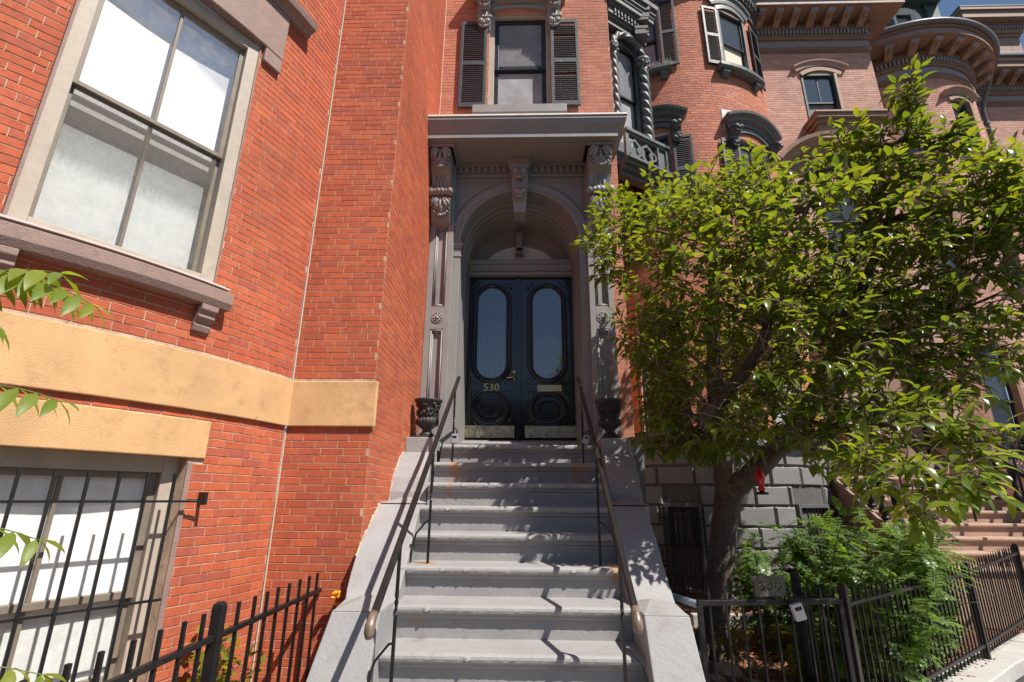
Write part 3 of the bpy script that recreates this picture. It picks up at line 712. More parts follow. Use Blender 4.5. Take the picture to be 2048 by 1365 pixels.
for s in (-1, 1):
    arc = [(PX(CX + s * 1.09 * math.cos(t)), 5.387 + 1.09 * math.sin(t)) for t in [R_(25) + R_(47) * i / 12 for i in range(13)]]
    ue = PX(CX + s * .955); zt = 6.44
    arc = [(u, z) for u, z in arc if z < zt - .02 and abs(u - PX(CX)) < .955]
    path = arc + [(arc[-1][0], zt), (ue, zt)]
    for A, B in zip(path + [path[0]][:0], path[1:]): m.tube([FS.P(A[0], .004, A[1]), FS.P(B[0], .004, B[1])], .009, 6)
    m.tube([FS.P(ue, .004, zt), FS.P(ue, .004, arc[0][1]), FS.P(*([arc[0][0], .004, arc[0][1]]))], .009, 6)
m.build('spandrel_moulding', PORT, H5)
# entablature under the porch roof
m = MB(); m.box(-1.085, .905, 6.775, 6.85, 6.53, 6.575); m.box(-1.085, .905, 6.79, 6.85, 6.576, 6.705); m.box(-1.085, .905, 6.73, 6.85, 6.706, 6.752); m.build('frieze', PORT, H5, bevel=.004)
dent = None
x = -1.05
while x < .88:
    if not (-.31 < x < .10):
        if dent is None:
            m = MB(); m.box(x, x + .055, 6.745, 6.79, 6.585, 6.70); dent = m.build('dentil', PORT, H5); dx0 = x
        else: dup(dent, (x - dx0, 0, 0), H5)
    x += .098
m = MB(); m.box(-1.44, 1.335, 6.15, 6.879, 6.752, 6.832)
m.build('porch_soffit', PORT, H5, bevel=.004)
m = MB(); rings = []
for xr, yf, z in ((1.325, 6.16, 6.833), (1.335, 6.15, 6.845), (1.345, 6.14, 6.87), (1.38, 6.115, 6.905), (1.43, 6.085, 6.95), (1.445, 6.07, 7.0), (1.457, 6.06, 7.005), (1.457, 6.06, 7.05)):
    rings.append([(-1.44, yf, z), (xr, yf, z), (xr, 6.879, z), (-1.44, 6.879, z)])
m.loops(rings); m.build('porch_cornice', PORT, H5)
m = MB(); m.hexa([(-1.44, 6.045, 7.051), (1.475, 6.045, 7.051), (1.475, 6.878, 7.051), (-1.44, 6.878, 7.051), (-1.44, 6.05, 7.085), (1.47, 6.05, 7.085), (1.47, 6.878, 7.19), (-1.44, 6.878, 7.19)])
m.box(-1.439, -1.34, 6.3, 6.86, 7.1, 7.27); m.box(-1.338, -1.30, 6.4, 6.87, 7.1, 7.23); m.build('roof_flashing', FLASH, H5, bevel=.005)
for a, b in ((-1.435, -1.06), (.88, 1.30)):
    m = MB(); m.box(a, b, 6.25, 6.7, 6.70, 6.7515); m.box(a, b - .02, 6.28, 6.7, 6.776, 6.7); m.build('bracket_cap', PORT, H5, bevel=.006)
# keystone
m = MB(); m.box(-.285, .075, 6.58, 6.8, 6.66, 6.75); m.box(-.26, .05, 6.6, 6.8, 6.56, 6.66)
m.hexa([(-.185, 6.72, 5.86), (-.005, 6.72, 5.86), (-.005, 7.0, 5.86), (-.185, 7.0, 5.86), (-.235, 6.66, 6.56), (.045, 6.66, 6.56), (.045, 6.9, 6.56), (-.235, 6.9, 6.56)])
ks = m.build('keystone', PORT, H5, bevel=.006)
corbel(Flat((-1.44, 6.7), (1, 0), (0, -1)), PX(-.21), PX(.02), 6.56, 6.05, .08, PORT, H5, name='keystone_scroll')
# transom, tympanum and fanlight (drawn at 1 : 1.097, 0.7 m in front of where they stand)
DSC = 1.097
XF[0] = lambda p: (p[0] * DSC, p[1] + .7, CAMZ + (p[2] - CAMZ) * DSC)
m = MB(); m.box(-.91, .73, 7.1, 7.3, 5.0, 5.06); m.box(-.95, .77, 7.06, 7.3, 5.061, 5.16); m.box(-.93, .75, 7.03, 7.3, 5.161, 5.235); m.build('transom_bar', PORT, H5, bevel=.006)
FD = Flat((-1.44, 7.2), (1, 0), (0, -1))
m = MB(); fan = arcpts(PX(CX - .60), PX(CX + .60), 5.236, .311, 24); tym = semi(.78, 5.123, 24, R_(8.3))
m.loops([[FD.P(u, .0, z) for u, z in fan], [FD.P(u, 0, z) for u, z in tym]], cap=False, ring_closed=False)
m.fpath(FD, fan, [(-.03, 0), (.02, 0), (.025, .02), (.01, .05), (-.03, .05)]); m.build('tympanum', PORT, H5)
m = MB(); n = len(fan); m.add([FD.P(u, -.02, z) for u, z in fan], [tuple(range(n))]); fl = m.build('fanlight', GLASS, H5)
m = MB(); m.box(-.75, .57, 7.235, 7.25, 5.2, 5.6); m.build('fanlight_blind', SHADE, H5)
# doors
def stad(cx, cz, hx, hz, n=14):
    r = min(hx, hz); ex, ez = hx - r, hz - r; P = []
    for sx, sz, a0 in ((1, 1, 0), (-1, 1, 90), (-1, -1, 180), (1, -1, 270)):
        P += [(cx + sx * ex + r * math.cos(R_(a0 + 90 * i / n)), cz + sz * ez + r * math.sin(R_(a0 + 90 * i / n))) for i in range(n + 1)]
    return [p for i, p in enumerate(P) if math.hypot(p[0] - P[i - 1][0], p[1] - P[i - 1][1]) > 1e-5][::-1]
def text_mesh(body, size, ext, name):
    c = bpy.data.curves.new(name, 'FONT'); c.body = body; c.size = size; c.extrude = ext; c.align_x = 'CENTER'; c.align_y = 'CENTER'; c.resolution_u = 3
    o = bpy.data.objects.new(name, c); COL.objects.link(o); bpy.context.view_layer.update()
    me = bpy.data.meshes.new_from_object(o.evaluated_get(bpy.context.evaluated_depsgraph_get())); bpy.data.objects.remove(o); return me
for side, (x0, x1) in enumerate(((-.903, -.104), (-.096, .725))):
    m = MB(); m.box(x0, x1, 7.2, 7.26, 2.5, 5.0)
    if side == 0: m.box(x1 - .02, x1 + .03, 7.17, 7.2, 2.5, 5.0)
    dr = m.build('door', DOORM, H5, bevel=.004, label='left door leaf with brass numbers and handle' if side == 0 else 'right door leaf with brass mail slot')
    cx = (-.512, .317)[side]
    gx = PX(cx)
    for hx, hz, w, r in ((.284, .778, .012, .017), (.258, .752, .024, .022), (.228, .722, .012, .016)):
        q = MB(); q.fpath(FD, stad(gx, 4.10, hx, hz), [(w + r * math.cos(t) - .004, r * math.sin(t)) for t in [2 * math.pi * i / 8 for i in range(8)]], closed=True); q.build('oval_moulding', DOORM, dr, smooth=True)
    for hx, hz, w, r in ((.273, .236, .010, .016), (.243, .206, .02, .02), (.215, .178, .01, .014), (.150, .116, .014, .014), (.12, .09, .006, .01)):
        q = MB(); q.fpath(FD, stad(gx, 2.948, hx, hz), [(w + r * math.cos(t) - .004, r * math.sin(t)) for t in [2 * math.pi * i / 8 for i in range(8)]], closed=True); q.build('panel_moulding', DOORM, dr, smooth=True)
    for zc, hx, hz in ((4.10, .295, .79), (2.948, .285, .248)):
        for sx in (-1, 1):
            for sz in (-1, 1):
                q = MB(); u, z = gx + sx * hx, zc + sz * hz; q.tube([FD.P(u, .004, z - sz * .1), FD.P(u, .004, z), FD.P(u - sx * .1, .004, z), FD.P(u, .004, z - sz * .1)], .007, 6); q.build('corner_moulding', DOORM, dr)
    q = MB(); s = stad(gx, 4.10, .214, .708); q.add([FD.P(u, .004, z) for u, z in s], [tuple(range(len(s)))]); q.build('curtain', paint_mat('door_curtain_%d' % side, (.035, .06, .10), .2, 6, .8, .1, 60), dr)
    m = MB(); m.add([FD.P(u, .010, z) for u, z in s], [tuple(range(len(s)))]); m.build('pane', GLASSB, dr)
    m = MB()
    for k in range(15):
        u = gx - .18 + k * .0257; hh = .45 + .16 * math.sqrt(max(0, 1 - ((k - 7) / 7.5) ** 2)); m.fbox(FD, u - .003, u + .003, .005, .008, 3.45, 3.45 + hh + (.25 if side == 0 else 0))
    m.build('reflection_pleats', paint_mat('reflection_pleat_%d' % side, (.34, .42, .50), .1, 6, .8, .1, 60), dr)  # arch-topped pale pleats; the glass's varied reflection is painted into them
    k0, k1 = ((-.90, -.165), (-.015, .715))[side]
    m = MB(); m.box(k0, k1, 7.19, 7.2, 2.535, 2.702); m.build('kick_plate', BRASSD, dr, bevel=.002)
    if side == 0:
        me = text_mesh('530', .158, .005, 'door_number'); me.materials.append(BRASS)
        o = bpy.data.objects.new('door_number', me); COL.objects.link(o); o.rotation_euler = (R_(90), 0, 0); o.scale = (DSC, DSC, 1); place(o, XF[0]((-.505, 7.192, 3.253)), dr)
        q = MB(); q.tube([(-.165, 7.195, 3.395), (-.165, 7.135, 3.395), (-.19, 7.125, 3.395), (-.25, 7.125, 3.388), (-.30, 7.13, 3.394)], [.012, .011, .011, .009, .008], 10); q.lathe([(.0, 0), (.027, 0), (.027, .006), (.0, .01)], (-.165, 7.195, 3.395), 16, Matrix.Rotation(R_(90), 3, 'X')); q.build('door_handle', BRASS, dr, smooth=True)
        q = MB(); q.lathe([(.0, 0), (.024, 0), (.024, .01), (.012, .014), (0, .014)], (-.172, 7.197, 3.487), 16, Matrix.Rotation(R_(90), 3, 'X')); q.build('deadbolt', BRASSD, dr)
    else:
        q = MB(); ring(q, FD, PX(.166), PX(.514), 3.198, 3.291, .014, .0, .016); q.box(.18, .50, 7.193, 7.2, 3.21, 3.28); q.build('mail_slot', BRASS, dr, bevel=.002)
        q = MB(); q.fprof(FD, PX(.19), PX(.49), [(.007, 3.222), (.013, 3.222), (.010, 3.27), (.007, 3.27)]); q.build('mail_flap', BRASSD, dr)
m = MB(); m.box(-1.05, .87, 7.2, 7.4, 2.2, 2.5); m.build('door_sill', STEPM, H5, bevel=.01)
m = MB(); m.box(-1.2, 1.0, 7.3, 7.32, 2.2, 6.5); m.build('vestibule_wall', DARKIN, H5)
lamp = MB(); lamp.lathe([(.058, 0), (.058, .26), (.0, .262)], (-.104, 7.02, 5.405), 24); lamp.lathe([(.05, 0), (.05, .001), (.045, .05), (0, .05)], (-.104, 7.02, 5.404), 20); lamp.box(-.165, -.04, 7.08, 7.2, 5.36, 5.50); lamp.box(-.13, -.08, 7.05, 7.1, 5.44, 5.5)
lo = lamp.build('porch_lamp', PORT); tag(lo, 'small tube shaped lamp under the entrance arch', 'lamp')
m = MB(); m.lathe([(.0, 0), (.046, 0), (.046, .003), (0, .003)], (0, 0, 0), 20)
m.v = [(p[0] - .104, p[1] + 7.02, p[2] + 5.399) for p in m.v]; m.build('lamp_lens', DARKIN, lo)
XF[0] = None
m = MB(); f = Flat((-1.0, 0), (1, 0), (0, -1)); m.fprof(f, 0, 1.82, [(-8, 2.33), (-7.68, 2.33), (-7.68, 2.45), (-7.63, 2.46), (-7.60, 2.49), (-7.605, 2.51), (-7.63, 2.525), (-8, 2.56)]); m.build('entry_step', STEPM, H5, bevel=.004)

# ---- rounded bow: rusticated base blocks, windows, shutters, hoods
for n in range(8):
    z0, z1 = 2.6 - (n + 1) * .325, 2.6 - n * .325
    u = -.3 + (n % 2) * .31
    while u < 5.3:
        segs = [(max(0, u), min(5.3, u + .62))]; u += .62
        for h0, h1 in ((bow_u(.258), bow_u(.327)), (bow_u(.50), bow_u(.555))):
            if z1 > .25 and z0 < 1.64:
                segs = [q for a, b in segs for q in (((a, min(b, h0 - .002)), (max(a, h1 + .002), b)) if b > h0 and a < h1 else ((a, b),))]
        for a, b in segs:
            if b - a < .07: continue
            m = MB(); rings = []
            for w, e in ((-.12, .006), (-.012, .008), (.028, .034)):
                rings.append([BOW.P(a + e, w, z0 + e), BOW.P(b - e, w, z0 + e), BOW.P(b - e, w, z1 - e), BOW.P(a + e, w, z1 - e)])
            m.loops(rings, cap=True); m.build('stone_block', RUSTIC, H5)
m = MB(); m.fprof(BOW, 0, 5.3, [(-.1, 2.6), (.09, 2.6), (.09, 2.66), (.03, 2.72), (-.1, 2.72)]); m.build('water_table', RUSTIC, H5)
m = MB(); m.fgrid(BOW, seg(0, 5.3, 40), [0, 2.6], -.02, lambda u, z: True); m.build('base_wall', paint_mat('dark_joint', (.10, .097, .094), .2, 8, .9, .3, 60), H5)
for key, a, b in (('basement_left', .258, .327), ('basement_right', .50, .555)):
    f = chord(BOW, bow_u(a), bow_u(b)); window(f, 0, f.L, .3, 1.66, 1.0, H5, DKGREY, BLACKS, GLASS, DARKIN, DARKIN, wd=.02, case=.06, name='basement_window')
    m = MB()
    for k in range(9): m.fbox(f, f.L * (k + .5) / 9 - .009, f.L * (k + .5) / 9 + .009, .16, .178, .3, 1.6)
    for z in (.55, 1.0, 1.42): m.fbox(f, -.05, f.L + .05, .15, .16, z - .01, z + .01)
    m.build('window_bars', IRON, H5)
for key in ('ul', 'ur', 'll', 'lr', 'gl', 'gr'):
    u0, u1, z0, z1 = BH[key]; f = chord(BOW, u0, u1)
    sh = {'ul': CURT, 'ur': CREAMB, 'll': BLUEB, 'lr': BLUEB, 'gl': DARKIN, 'gr': CURT}[key]
    window(f, 0, f.L, z0, z1, (z0 + z1) / 2 - .05, H5, DKGREY, BLACKS, GLASS, sh, sh, mull=False, wd=-.01 if key == 'ur' else -.08, case=.05, st=.03 if key == 'ur' else .06, bd=.04)
    zz = z1 + .03
    if key[0] == 'l': hood(BOW, u0 - .22, u1 + .22, zz + .12, .16, H5, DKGREY, .26, .26)
    elif key[0] == 'u': hood(BOW, u0 - .12, u1 + .12, zz + .02, .14, H5, DKGREY, .12 if key == 'ur' else .2, .26, brackets=False)
    sill(BOW, u0 - .2, u1 + .2, z0 - .16, z0, H5, DKGREY, .2)
    if key == 'll' or key == 'lr':
        a, b = (u0 - .3, u0 + .12) if key == 'lr' else (u1 - .12, u1 + .2); m = MB(); m.fbox(BOW, a, b, -.01, .014, zz + .2, zz + .64); m.build('hood_flashing', LOCKW, H5)
for key, a, b in (('ul', .337, .380), ('ur', .447, .484), ('ur', .556, .566), ('ll', .342, .388), ('lr', .452, .491)):
    u0, u1 = bow_u(a), bow_u(b)
    if u1 - u0 < .3: u1 = u0 + .42
    f = chord(BOW, u0, u1, .02); shutter(f, 0, f.L, BH[key][2] + .01, BH[key][3] - .12 if key[0] == 'l' else BH[key][3] - .06, H5, SHUT, w=.02, nslat=15)
m = MB()
for z0, z1, w in ((12.72, 12.95, .06), (12.95, 13.1, .14), (13.1, 13.5, .2), (13.5, 13.62, .42), (13.62, 13.85, .55)): m.fbox(BOW, 0, 5.3, -.1, w, z0, z1)
m.build('bow_cornice', DKGREY, H5)
d0 = MB()
for k in range(44): d0.fbox(BOW, .02 + k * .12, .08 + k * .12, .14, .2, 12.97, 13.09); d0.fbox(BOW, .02 + k * .12, .08 + k * .12, .2, .26, 13.36, 13.49)
d0.build('cornice_dentils', DKGREY, H5, kind='stuff')
# pigeon spikes on the left bow sills
for key in ('ul', 'll'):
    u0, u1, z0, _ = BH[key]; m = MB()
    for k in range(60):
        u = rnd.uniform(u0 - .12, u1 + .2); w = rnd.uniform(.03, .17); p = Vector(BOW.P(u, w, z0)); q = p + Vector((rnd.uniform(-.05, .05), rnd.uniform(-.05, .05), rnd.uniform(.07, .12))); m.tube([p, q], .003, 4)
    m.build('bird_spikes', LOCKW, H5, kind='stuff')

# ---- slate grey oriel beside the flat front
ORL = H5
O0 = Vector((1.50, 7.06, 0)); OT = Vector((.66, .42, 0)).normalized(); ON = Vector((OT.y, -OT.x, 0))
FO = Flat((O0.x, O0.y), (OT.x, OT.y), (ON.x, ON.y)); OL = .86
m = MB()
m.fbox(FO, .0, OL, -.30, -.02, 7.0, 7.45)                              # apron panel behind the balcony
m.fbox(FO, OL - .10, OL, -.30, -.06, 7.45, 9.85); m.fbox(FO, 0, .05, -.30, -.08, 7.45, 9.85)
m.fbox(FO, .05, OL - .10, -.30, -.09, 9.75, 10.0)
FOS = Flat(FO.P(OL, 0, 0)[:2], (.05, 1), (1, -.05))
m.fbox(FOS, .0, 1.9, -.06, -.01, 6.95, 10.0)
ori = m.build('oriel', DKGREY, H5, bevel=.005)
m = MB(); arch = [(.43 - .33 * math.cos(t), 9.28 + .42 * math.sin(t)) for t in [math.pi * i / 18 for i in range(19)]]
for (u0, z0), (u1, z1) in zip(arch, arch[1:]): m.add([FO.P(u0, -.085, z0), FO.P(u1, -.085, z1), FO.P(u1, -.085, 9.9), FO.P(u0, -.085, 9.9)], [(0, 1, 2, 3)])
m.build('arch_panel', DKGREY, ori)
def twisted(mb, path, r, twist, lobes=3, n=18, amp=.22):
    path = [Vector(p) for p in path]; rings = []; acc = 0; up = None
    for i, p in enumerate(path):
        d = (path[min(i + 1, len(path) - 1)] - path[max(0, i - 1)]).normalized()
        if up is None: up = Vector((0, 1, 0)) if abs(d.y) < .9 else Vector((1, 0, 0))
        a = d.cross(up).normalized(); up = a.cross(d).normalized()
        if i: acc += (p - path[i - 1]).length * twist
        rings.append([p + r * (1 + amp * math.cos(lobes * (t) - acc)) * (math.cos(t) * a + math.sin(t) * up) for t in [2 * math.pi * j / n for j in range(n)]])
    mb.loops(rings)
for u, r in ((.06, .05), (OL - .08, .075)):
    m = MB(); a, b = 7.48, 9.22
    twisted(m, [FO.P(u, .02, a + (b - a) * i / 90) for i in range(91)], r, 34)
    cp = m.build('twisted_column', DKGREY, ori, smooth=True)
    m = MB(); c = FO.P(u, .02, 0); m.lathe([(r * 1.05, 9.2), (r * 1.25, 9.23), (r * 1.0, 9.26), (r * 1.15, 9.33), (r * 1.6, 9.42), (r * 1.75, 9.44), (r * 1.75, 9.48), (0, 9.481)], (c[0], c[1], 0), 16)
    for k in range(10): t = k * .628; m.ball((c[0] + r * 1.35 * math.cos(t), c[1] + r * 1.35 * math.sin(t), 9.34 + .05 * (k % 2)), .03, .03, .04, 6, 4)
    m.build('column_capital', DKGREY, ori, smooth=True)
m = MB(); twisted(m, [FO.P(.43 - .37 * math.cos(t), .02, 9.48 + .36 * math.sin(t)) for t in [math.pi * i / 80 for i in range(81)]], .055, 30); m.build('twisted_arch', DKGREY, ori, smooth=True)
fw = Flat(FO.P(.05, -.12, 0)[:2], (OT.x, OT.y), (ON.x, ON.y))
window(fw, 0, OL - .15, 7.42, 9.74, 8.62, H5, DKGREY, BLACKS, GLASSD, CURT, CURT, mull=False, wd=-.03, case=.045, st=.035, bd=.03, name='oriel_window')
m = MB()
for z0, z1, w, e in ((9.88, 9.93, .05, .02), (9.93, 10.0, .03, .0), (10.0, 10.06, .08, .04), (10.2, 10.26, .16, .06), (10.26, 10.36, .22, .08), (10.42, 10.52, .27, .10), (10.52, 10.62, .32, .12)):
    m.fbox(FO, -.1, OL + e, -.3, w, z0, z1 - .001); m.fbox(FOS, -.3 - e * .2, 1.9, -.2, e, z0 + .0005, z1 - .0015)
m.fbox(FO, -.1, OL + .05, -.3, .12, 10.06, 10.2); m.fbox(FO, -.1, OL + .09, -.3, .24, 10.36, 10.42)
m.build('oriel_cornice', DKGREY, ori)
dn = None
for k in range(11):
    if dn is None: m = MB(); m.fbox(FO, .02, .05, .12, .155, 10.08, 10.17); dn = m.build('dentil', DKGREY, ori)
    else: dup(dn, OT * (.08 * k), ori)
# balcony
m = MB()
m.fbox(FO, -.02, OL + .12, .14, .27, 7.44, 7.50); m.fbox(FO, -.02, OL + .10, .16, .24, 7.395, 7.44)
m.fbox(FO, -.02, OL + .12, -.05, .30, 6.90, 6.95); m.fbox(FO, -.02, OL + .08, -.05, .25, 6.84, 6.90); m.fbox(FO, -.02, OL + .02, -.05, .18, 6.78, 6.84); m.fbox(FO, -.02, OL - .05, -.05, .10, 6.70, 6.78)
for a, b in ((-.02, .05), (OL - .16, OL - .13), (OL + .05, OL + .09)): m.fbox(FO, a, b, .18, .24, 6.95, 7.395)
m.fbox(FO, OL - .13, OL + .05, .185, .205, 6.95, 7.395)
FOB = Flat(FO.P(OL + .09, .24, 0)[:2], (-ON.x, -ON.y), (OT.x, OT.y)); m.fbox(FOB, .0, .32, -.05, 0, 6.95, 7.395); m.fbox(FOB, -.03, .40, -.09, .03, 7.44, 7.499); m.fbox(FOB, -.06, .40, -.12, .03, 6.90, 6.949)
bal = m.build('balcony', DKGREY, ori and H5, bevel=.004)
m = MB()
for c in (.19, .46):
    for pth in ([(c + .125 * math.cos(t), 7.17 + .17 * math.sin(t)) for t in [-math.pi * 2 * i / 6 + math.pi / 2 for i in range(6)]],):
        m.fpath(FO, pth, [(.19, -.024), (.225, -.024), (.225, .024), (.19, .024)], closed=True)
m.fpath(FO, [(.325 + .07 * math.cos(t), 7.17 + .07 * math.sin(t)) for t in [-math.pi * 2 * i / 14 for i in range(14)]], [(.192, -.018), (.223, -.018), (.223, .018), (.192, .018)], closed=True)
m.fpath(FO, [(.60 + .07 * math.cos(t), 7.17 + .07 * math.sin(t)) for t in [-math.pi * 2 * i / 14 for i in range(14)]], [(.192, -.018), (.223, -.018), (.223, .018), (.192, .018)], closed=True)
m.build('pierced_panel', DKGREY, bal)
# parlour grille beside the portal
f = chord(BOW, BH['gl'][0], BH['gl'][1]); m = MB()
for k in range(9): m.fbox(f, f.L * k / 8 - .011, f.L * k / 8 + .011, .22, .242, 2.75, 5.1)
for z in (2.85, 3.5, 4.3, 5.0): m.fbox(f, -.04, f.L + .04, .2, .22, z - .012, z + .012)
m.fbox(f, -.03, 0, -.02, .22, 2.8, 2.83); m.fbox(f, f.L, f.L + .03, -.02, .22, 4.98, 5.01)
m.build('window_bars', IRON, H5)
# ------------------------------------------------------------------ PINK HOUSE with bracketed cornice, and its bow
PH = empty('pink_brick_house', (8, 11, 0), 'pinkish brick house with deep brown bracketed eaves and a round bow', 'house')
FK = Flat((5.55, 10), (1, 0), (0, -1)); KX = lambda x: x - 5.55
BOW2 = Arc((10.63, 13.09), 2.24, 200, 1)
def bu2(r): return bow_u(r, BOW2)
WK = (KX(6.67), KX(7.47), 10.15, 11.62)
WB = {'l': (bu2(.872), bu2(.932), 9.95 + .1, 11.62), 'r': (bu2(1.005), bu2(1.041), 10.05, 11.62), 'll': (bu2(.872), bu2(.932), 6.4, 8.6), 'lr': (bu2(1.005), bu2(1.041), 6.4, 8.6), 'p': (bu2(.90), bu2(.962), 2.5, 5.0)}
KD = (KX(6.35), KX(7.85), 2.0, 5.2); KW2 = (KX(6.5), KX(7.6), 6.6, 8.7)
runsK = [(FK, 0, 2.91, 0, 12.27, [WK, KD, KW2], .3), (BOW2, 0, 5.1, 0, 12.27, [WB[k] for k in WB], .1)]
brickwork(runsK, BR3, PH); backing(runsK, MORT2, PH)
window(FK, *WK[:2], 10.15, 11.62, 10.80, PH, GREEN, BLACKS, GLASS, BLUEB, GREYB, case=.05, st=.04, wd=-.03, bd=.03)
m = MB(); a0 = arcpts(WK[0], WK[1], 11.45, .15); m.loops([[FK.P(u, -.02, z) for u, z in a0], [FK.P(u, -.02, 11.63) for u, z in a0]], cap=False, ring_closed=False); m.build('arch_infill', GREEN, PH)
hood(FK, WK[0] - .1, WK[1] + .26, 11.66, .17, PH, TANST, .12, .16, brackets=False)
m = MB(); m.fbox(FK, WK[1] - .02, WK[1] + .05, -.1, .05, 10.15, 11.6); m.build('jamb_moulding', BROWN, PH)
m = MB()   # lower bay roof and pediments under the window
for z0, z1, w, e in ((9.86, 9.96, .42, 0), (9.96, 10.06, .5, .06), (10.06, 10.10, .54, .1), (9.5, 9.86, .36, -.04)): m.fbox(FK, KX(6.6) - e, KX(8.05) + e, -.05, w, z0, z1)
m.build('bay_roof', BROWN, PH)
hood(FK, KX(5.9), KX(8.1), 8.75, .55, PH, BROWN, .4, .4, name='pediment', brackets=False)
window(FK, KW2[0], KW2[1], 6.6, 8.7, 7.6, PH, BROWN, BLACKS, GLASS, CREAMB, CREAMB)
for k, (a, b, c, d) in WB.items():
    f = chord(BOW2, a, b); window(f, 0, f.L, c, d, (c + d) / 2 - .03, PH, GREEN if k in 'lr' else BROWN, BLACKS, GLASS, {'r': CURT, 'l': CURT}.get(k, BLUEB), None, mull=False, wd=-.08, case=.05, st=.045)
    if k != 'p': hood(BOW2, a - .14, b + .2, d + .03, .14, PH, TANST, .18, .16, brackets=False); sill(BOW2, a - .1, b + .1, c - .12, c, PH, BROWN, .14, brackets=False)
    m = MB(); m.fbox(BOW2, b - .01, b + .06, -.08, .06, c, d); m.build('jamb_moulding', BROWN, PH)
MOULD = [(12.28, 12.31, .03, BROWN), (12.31, 12.40, .05, BROWN), (12.40, 12.42, .06, BROWN), (12.42, 12.64, .03, MAUVEGR), (12.64, 12.70, .09, BROWN), (12.70, 12.73, .12, BROWN), (12.73, 12.88, .08, BROWN), (12.88, 12.91, .17, BROWN), (12.91, 13.02, .15, BROWN), (13.02, 13.14, .12, BROWN), (13.14, 13.20, .62, BROWN), (13.20, 13.32, .60, MAUVEGR), (13.32, 13.42, .66, BROWN)]
def eaves(F, u0, u1, dz, parent, name, pitch=.088, mod=.41, u_off=.25, wside=False):
    for i, (a, b, w, mt) in enumerate(MOULD):
        m = MB(); m.fbox(F, u0, u1 + (w if wside else 0), -.6 if wside else -.1, w, a + dz, b + dz - .0005); m.build('cornice_moulding', mt, parent)
    dn = None; kk = 0; u = u0 + .03
    inst = []
    while u < u1:
        p = F.P(u, .08, 12.74 + dz)
        if inframe(p, 60): inst.append(u)
        u += pitch
    d = MB()
    for i, u in enumerate(inst):
        if kk < 90:
            m = MB(); m.fbox(F, u, u + pitch * .55, .08, .155, 12.745 + dz, 12.87 + dz); m.build('dentil', MAUVEGR, parent); kk += 1
    for u in [u0 + .02 + k * .055 for k in range(int((u1 - u0) / .055))]:
        q = F.P(u, .16, 12.965 + dz)
        if inframe(q, 60): m = d; m.ball(q, .019, .019, .05, 6, 4); m.fbox(F, u + .022, u + .032, .14, .168, 12.92 + dz, 13.01 + dz)
        q = F.P(u, .05, 12.355 + dz)
        if inframe(q, 60): d.tube([F.P(u - .02, .055, 12.32 + dz), F.P(u + .02, .06, 12.39 + dz)], .014, 5)
    d.build(name + '_beading', BROWN, parent, kind='stuff')
    u = u0 + u_off
    while u < u1:
        if inframe(F.P(u, .3, 13.1 + dz), 80):
            m = MB(); t = dz
            m.fprof(F, u - .02, u + .14, [(.12, 12.93 + t), (.2, 12.87 + t), (.32, 12.94 + t), (.42, 13.01 + t), (.5, 13.06 + t), (.53, 13.1 + t), (.53, 13.139 + t), (.12, 13.139 + t)])
            mo = m.build('modillion', BROWN, parent, bevel=.004)
            m = MB(); m.fbox(F, u - .025, u + .145, .45, .545, 13.04 + t, 13.138 + t); m.fbox(F, u - .012, u + .132, .1, .55, 13.118 + t, 13.137 + t); m.build('modillion_cap', MAUVEGR, mo)
            m = MB()
            for k in range(5): m.ball(F.P(u + .06, .18 + k * .06, 12.91 + t + k * .022), .06 - k * .004, .035, .03, 7, 4)
            m.build('modillion_leaf', BROWN, mo, smooth=True)
        u += mod
eaves(FK, -.1, 2.91, 0, PH, 'eaves', wside=True)
m = MB(); m.box(8.46, 8.462, 10.0, 12.5, 0, 12.28); m.build('side_wall', BR3, PH)
eaves(BOW2, .1, 5.1, 0, PH, 'bow_eaves', mod=.46)
m = MB(); rings = []
for k in range(30):
    u = .1 + 5.0 * k / 29; rings.append([BOW2.P(u, .70 + .07 * math.cos(t), 13.44 + .07 * math.sin(t)) for t in [2 * math.pi * j / 10 for j in range(10)]])
m.loops(rings); m.build('gutter', LEAD, PH, smooth=True)
m = MB(); c = [BOW2.P(.1 + 5 * k / 20, .62, 13.42) for k in range(21)]; m.loops([c, [(10.63 + (x - 10.63) * .35, 13.09 + (y - 13.09) * .35 + .3, 14.9) for x, y, z in c]], cap=False, ring_closed=False); m.build('slate_roof', LEAD, PH)
m = MB(); m.tube([(12.62, 11.25, 13.36), (12.75, 11.3, 13.3), (13.0, 11.55, 13.25), (13.15, 11.9, 13.0), (13.2, 12.22, 12.75), (13.22, 12.33, 12.5), (13.22, 12.33, 6)], .055, 12); dsp = m.build('downspout', LEAD, PH, smooth=True)
for z in (12.05, 10.2, 8.4): q = MB(); q.tube([(13.22, 12.33, z), (13.22, 12.33, z + .09)], .072, 12); q.build('pipe_collar', LEAD, dsp)
# green dormer on the bow roof
m = MB(); dx0, dx1, dy, dz0, dz1 = 10.55, 11.62, 11.55, 13.4, 15.9
m.box(dx0, 10.72, dy, dy + 1.2, dz0, dz1); m.box(11.42, dx1, dy, dy + 1.2, dz0, dz1); m.box(10.72, 11.42, dy, dy + .2, 15.45, dz1); m.box(dx1, dx1 + .02, dy + .1, dy + 2, dz0, dz1)
dm = m.build('dormer', GREEN, PH, bevel=.01)
m = MB(); m.hexa([(dx0 - .3, dy - .45, 15.9), (dx1 + .38, dy - .45, 15.55), (dx1 + .38, dy + 2, 15.55), (dx0 - .3, dy + 2, 15.9), (dx0 - .3, dy - .45, 16.4), (dx1 + .2, dy - .35, 16.4), (dx1 + .2, dy + 2, 16.4), (dx0 - .3, dy + 2, 16.4)]); m.box(dx1, dx1 + .36, dy - .1, dy + 2, 15.0, 15.55); m.build('dormer_roof', GREEN, dm, bevel=.01)
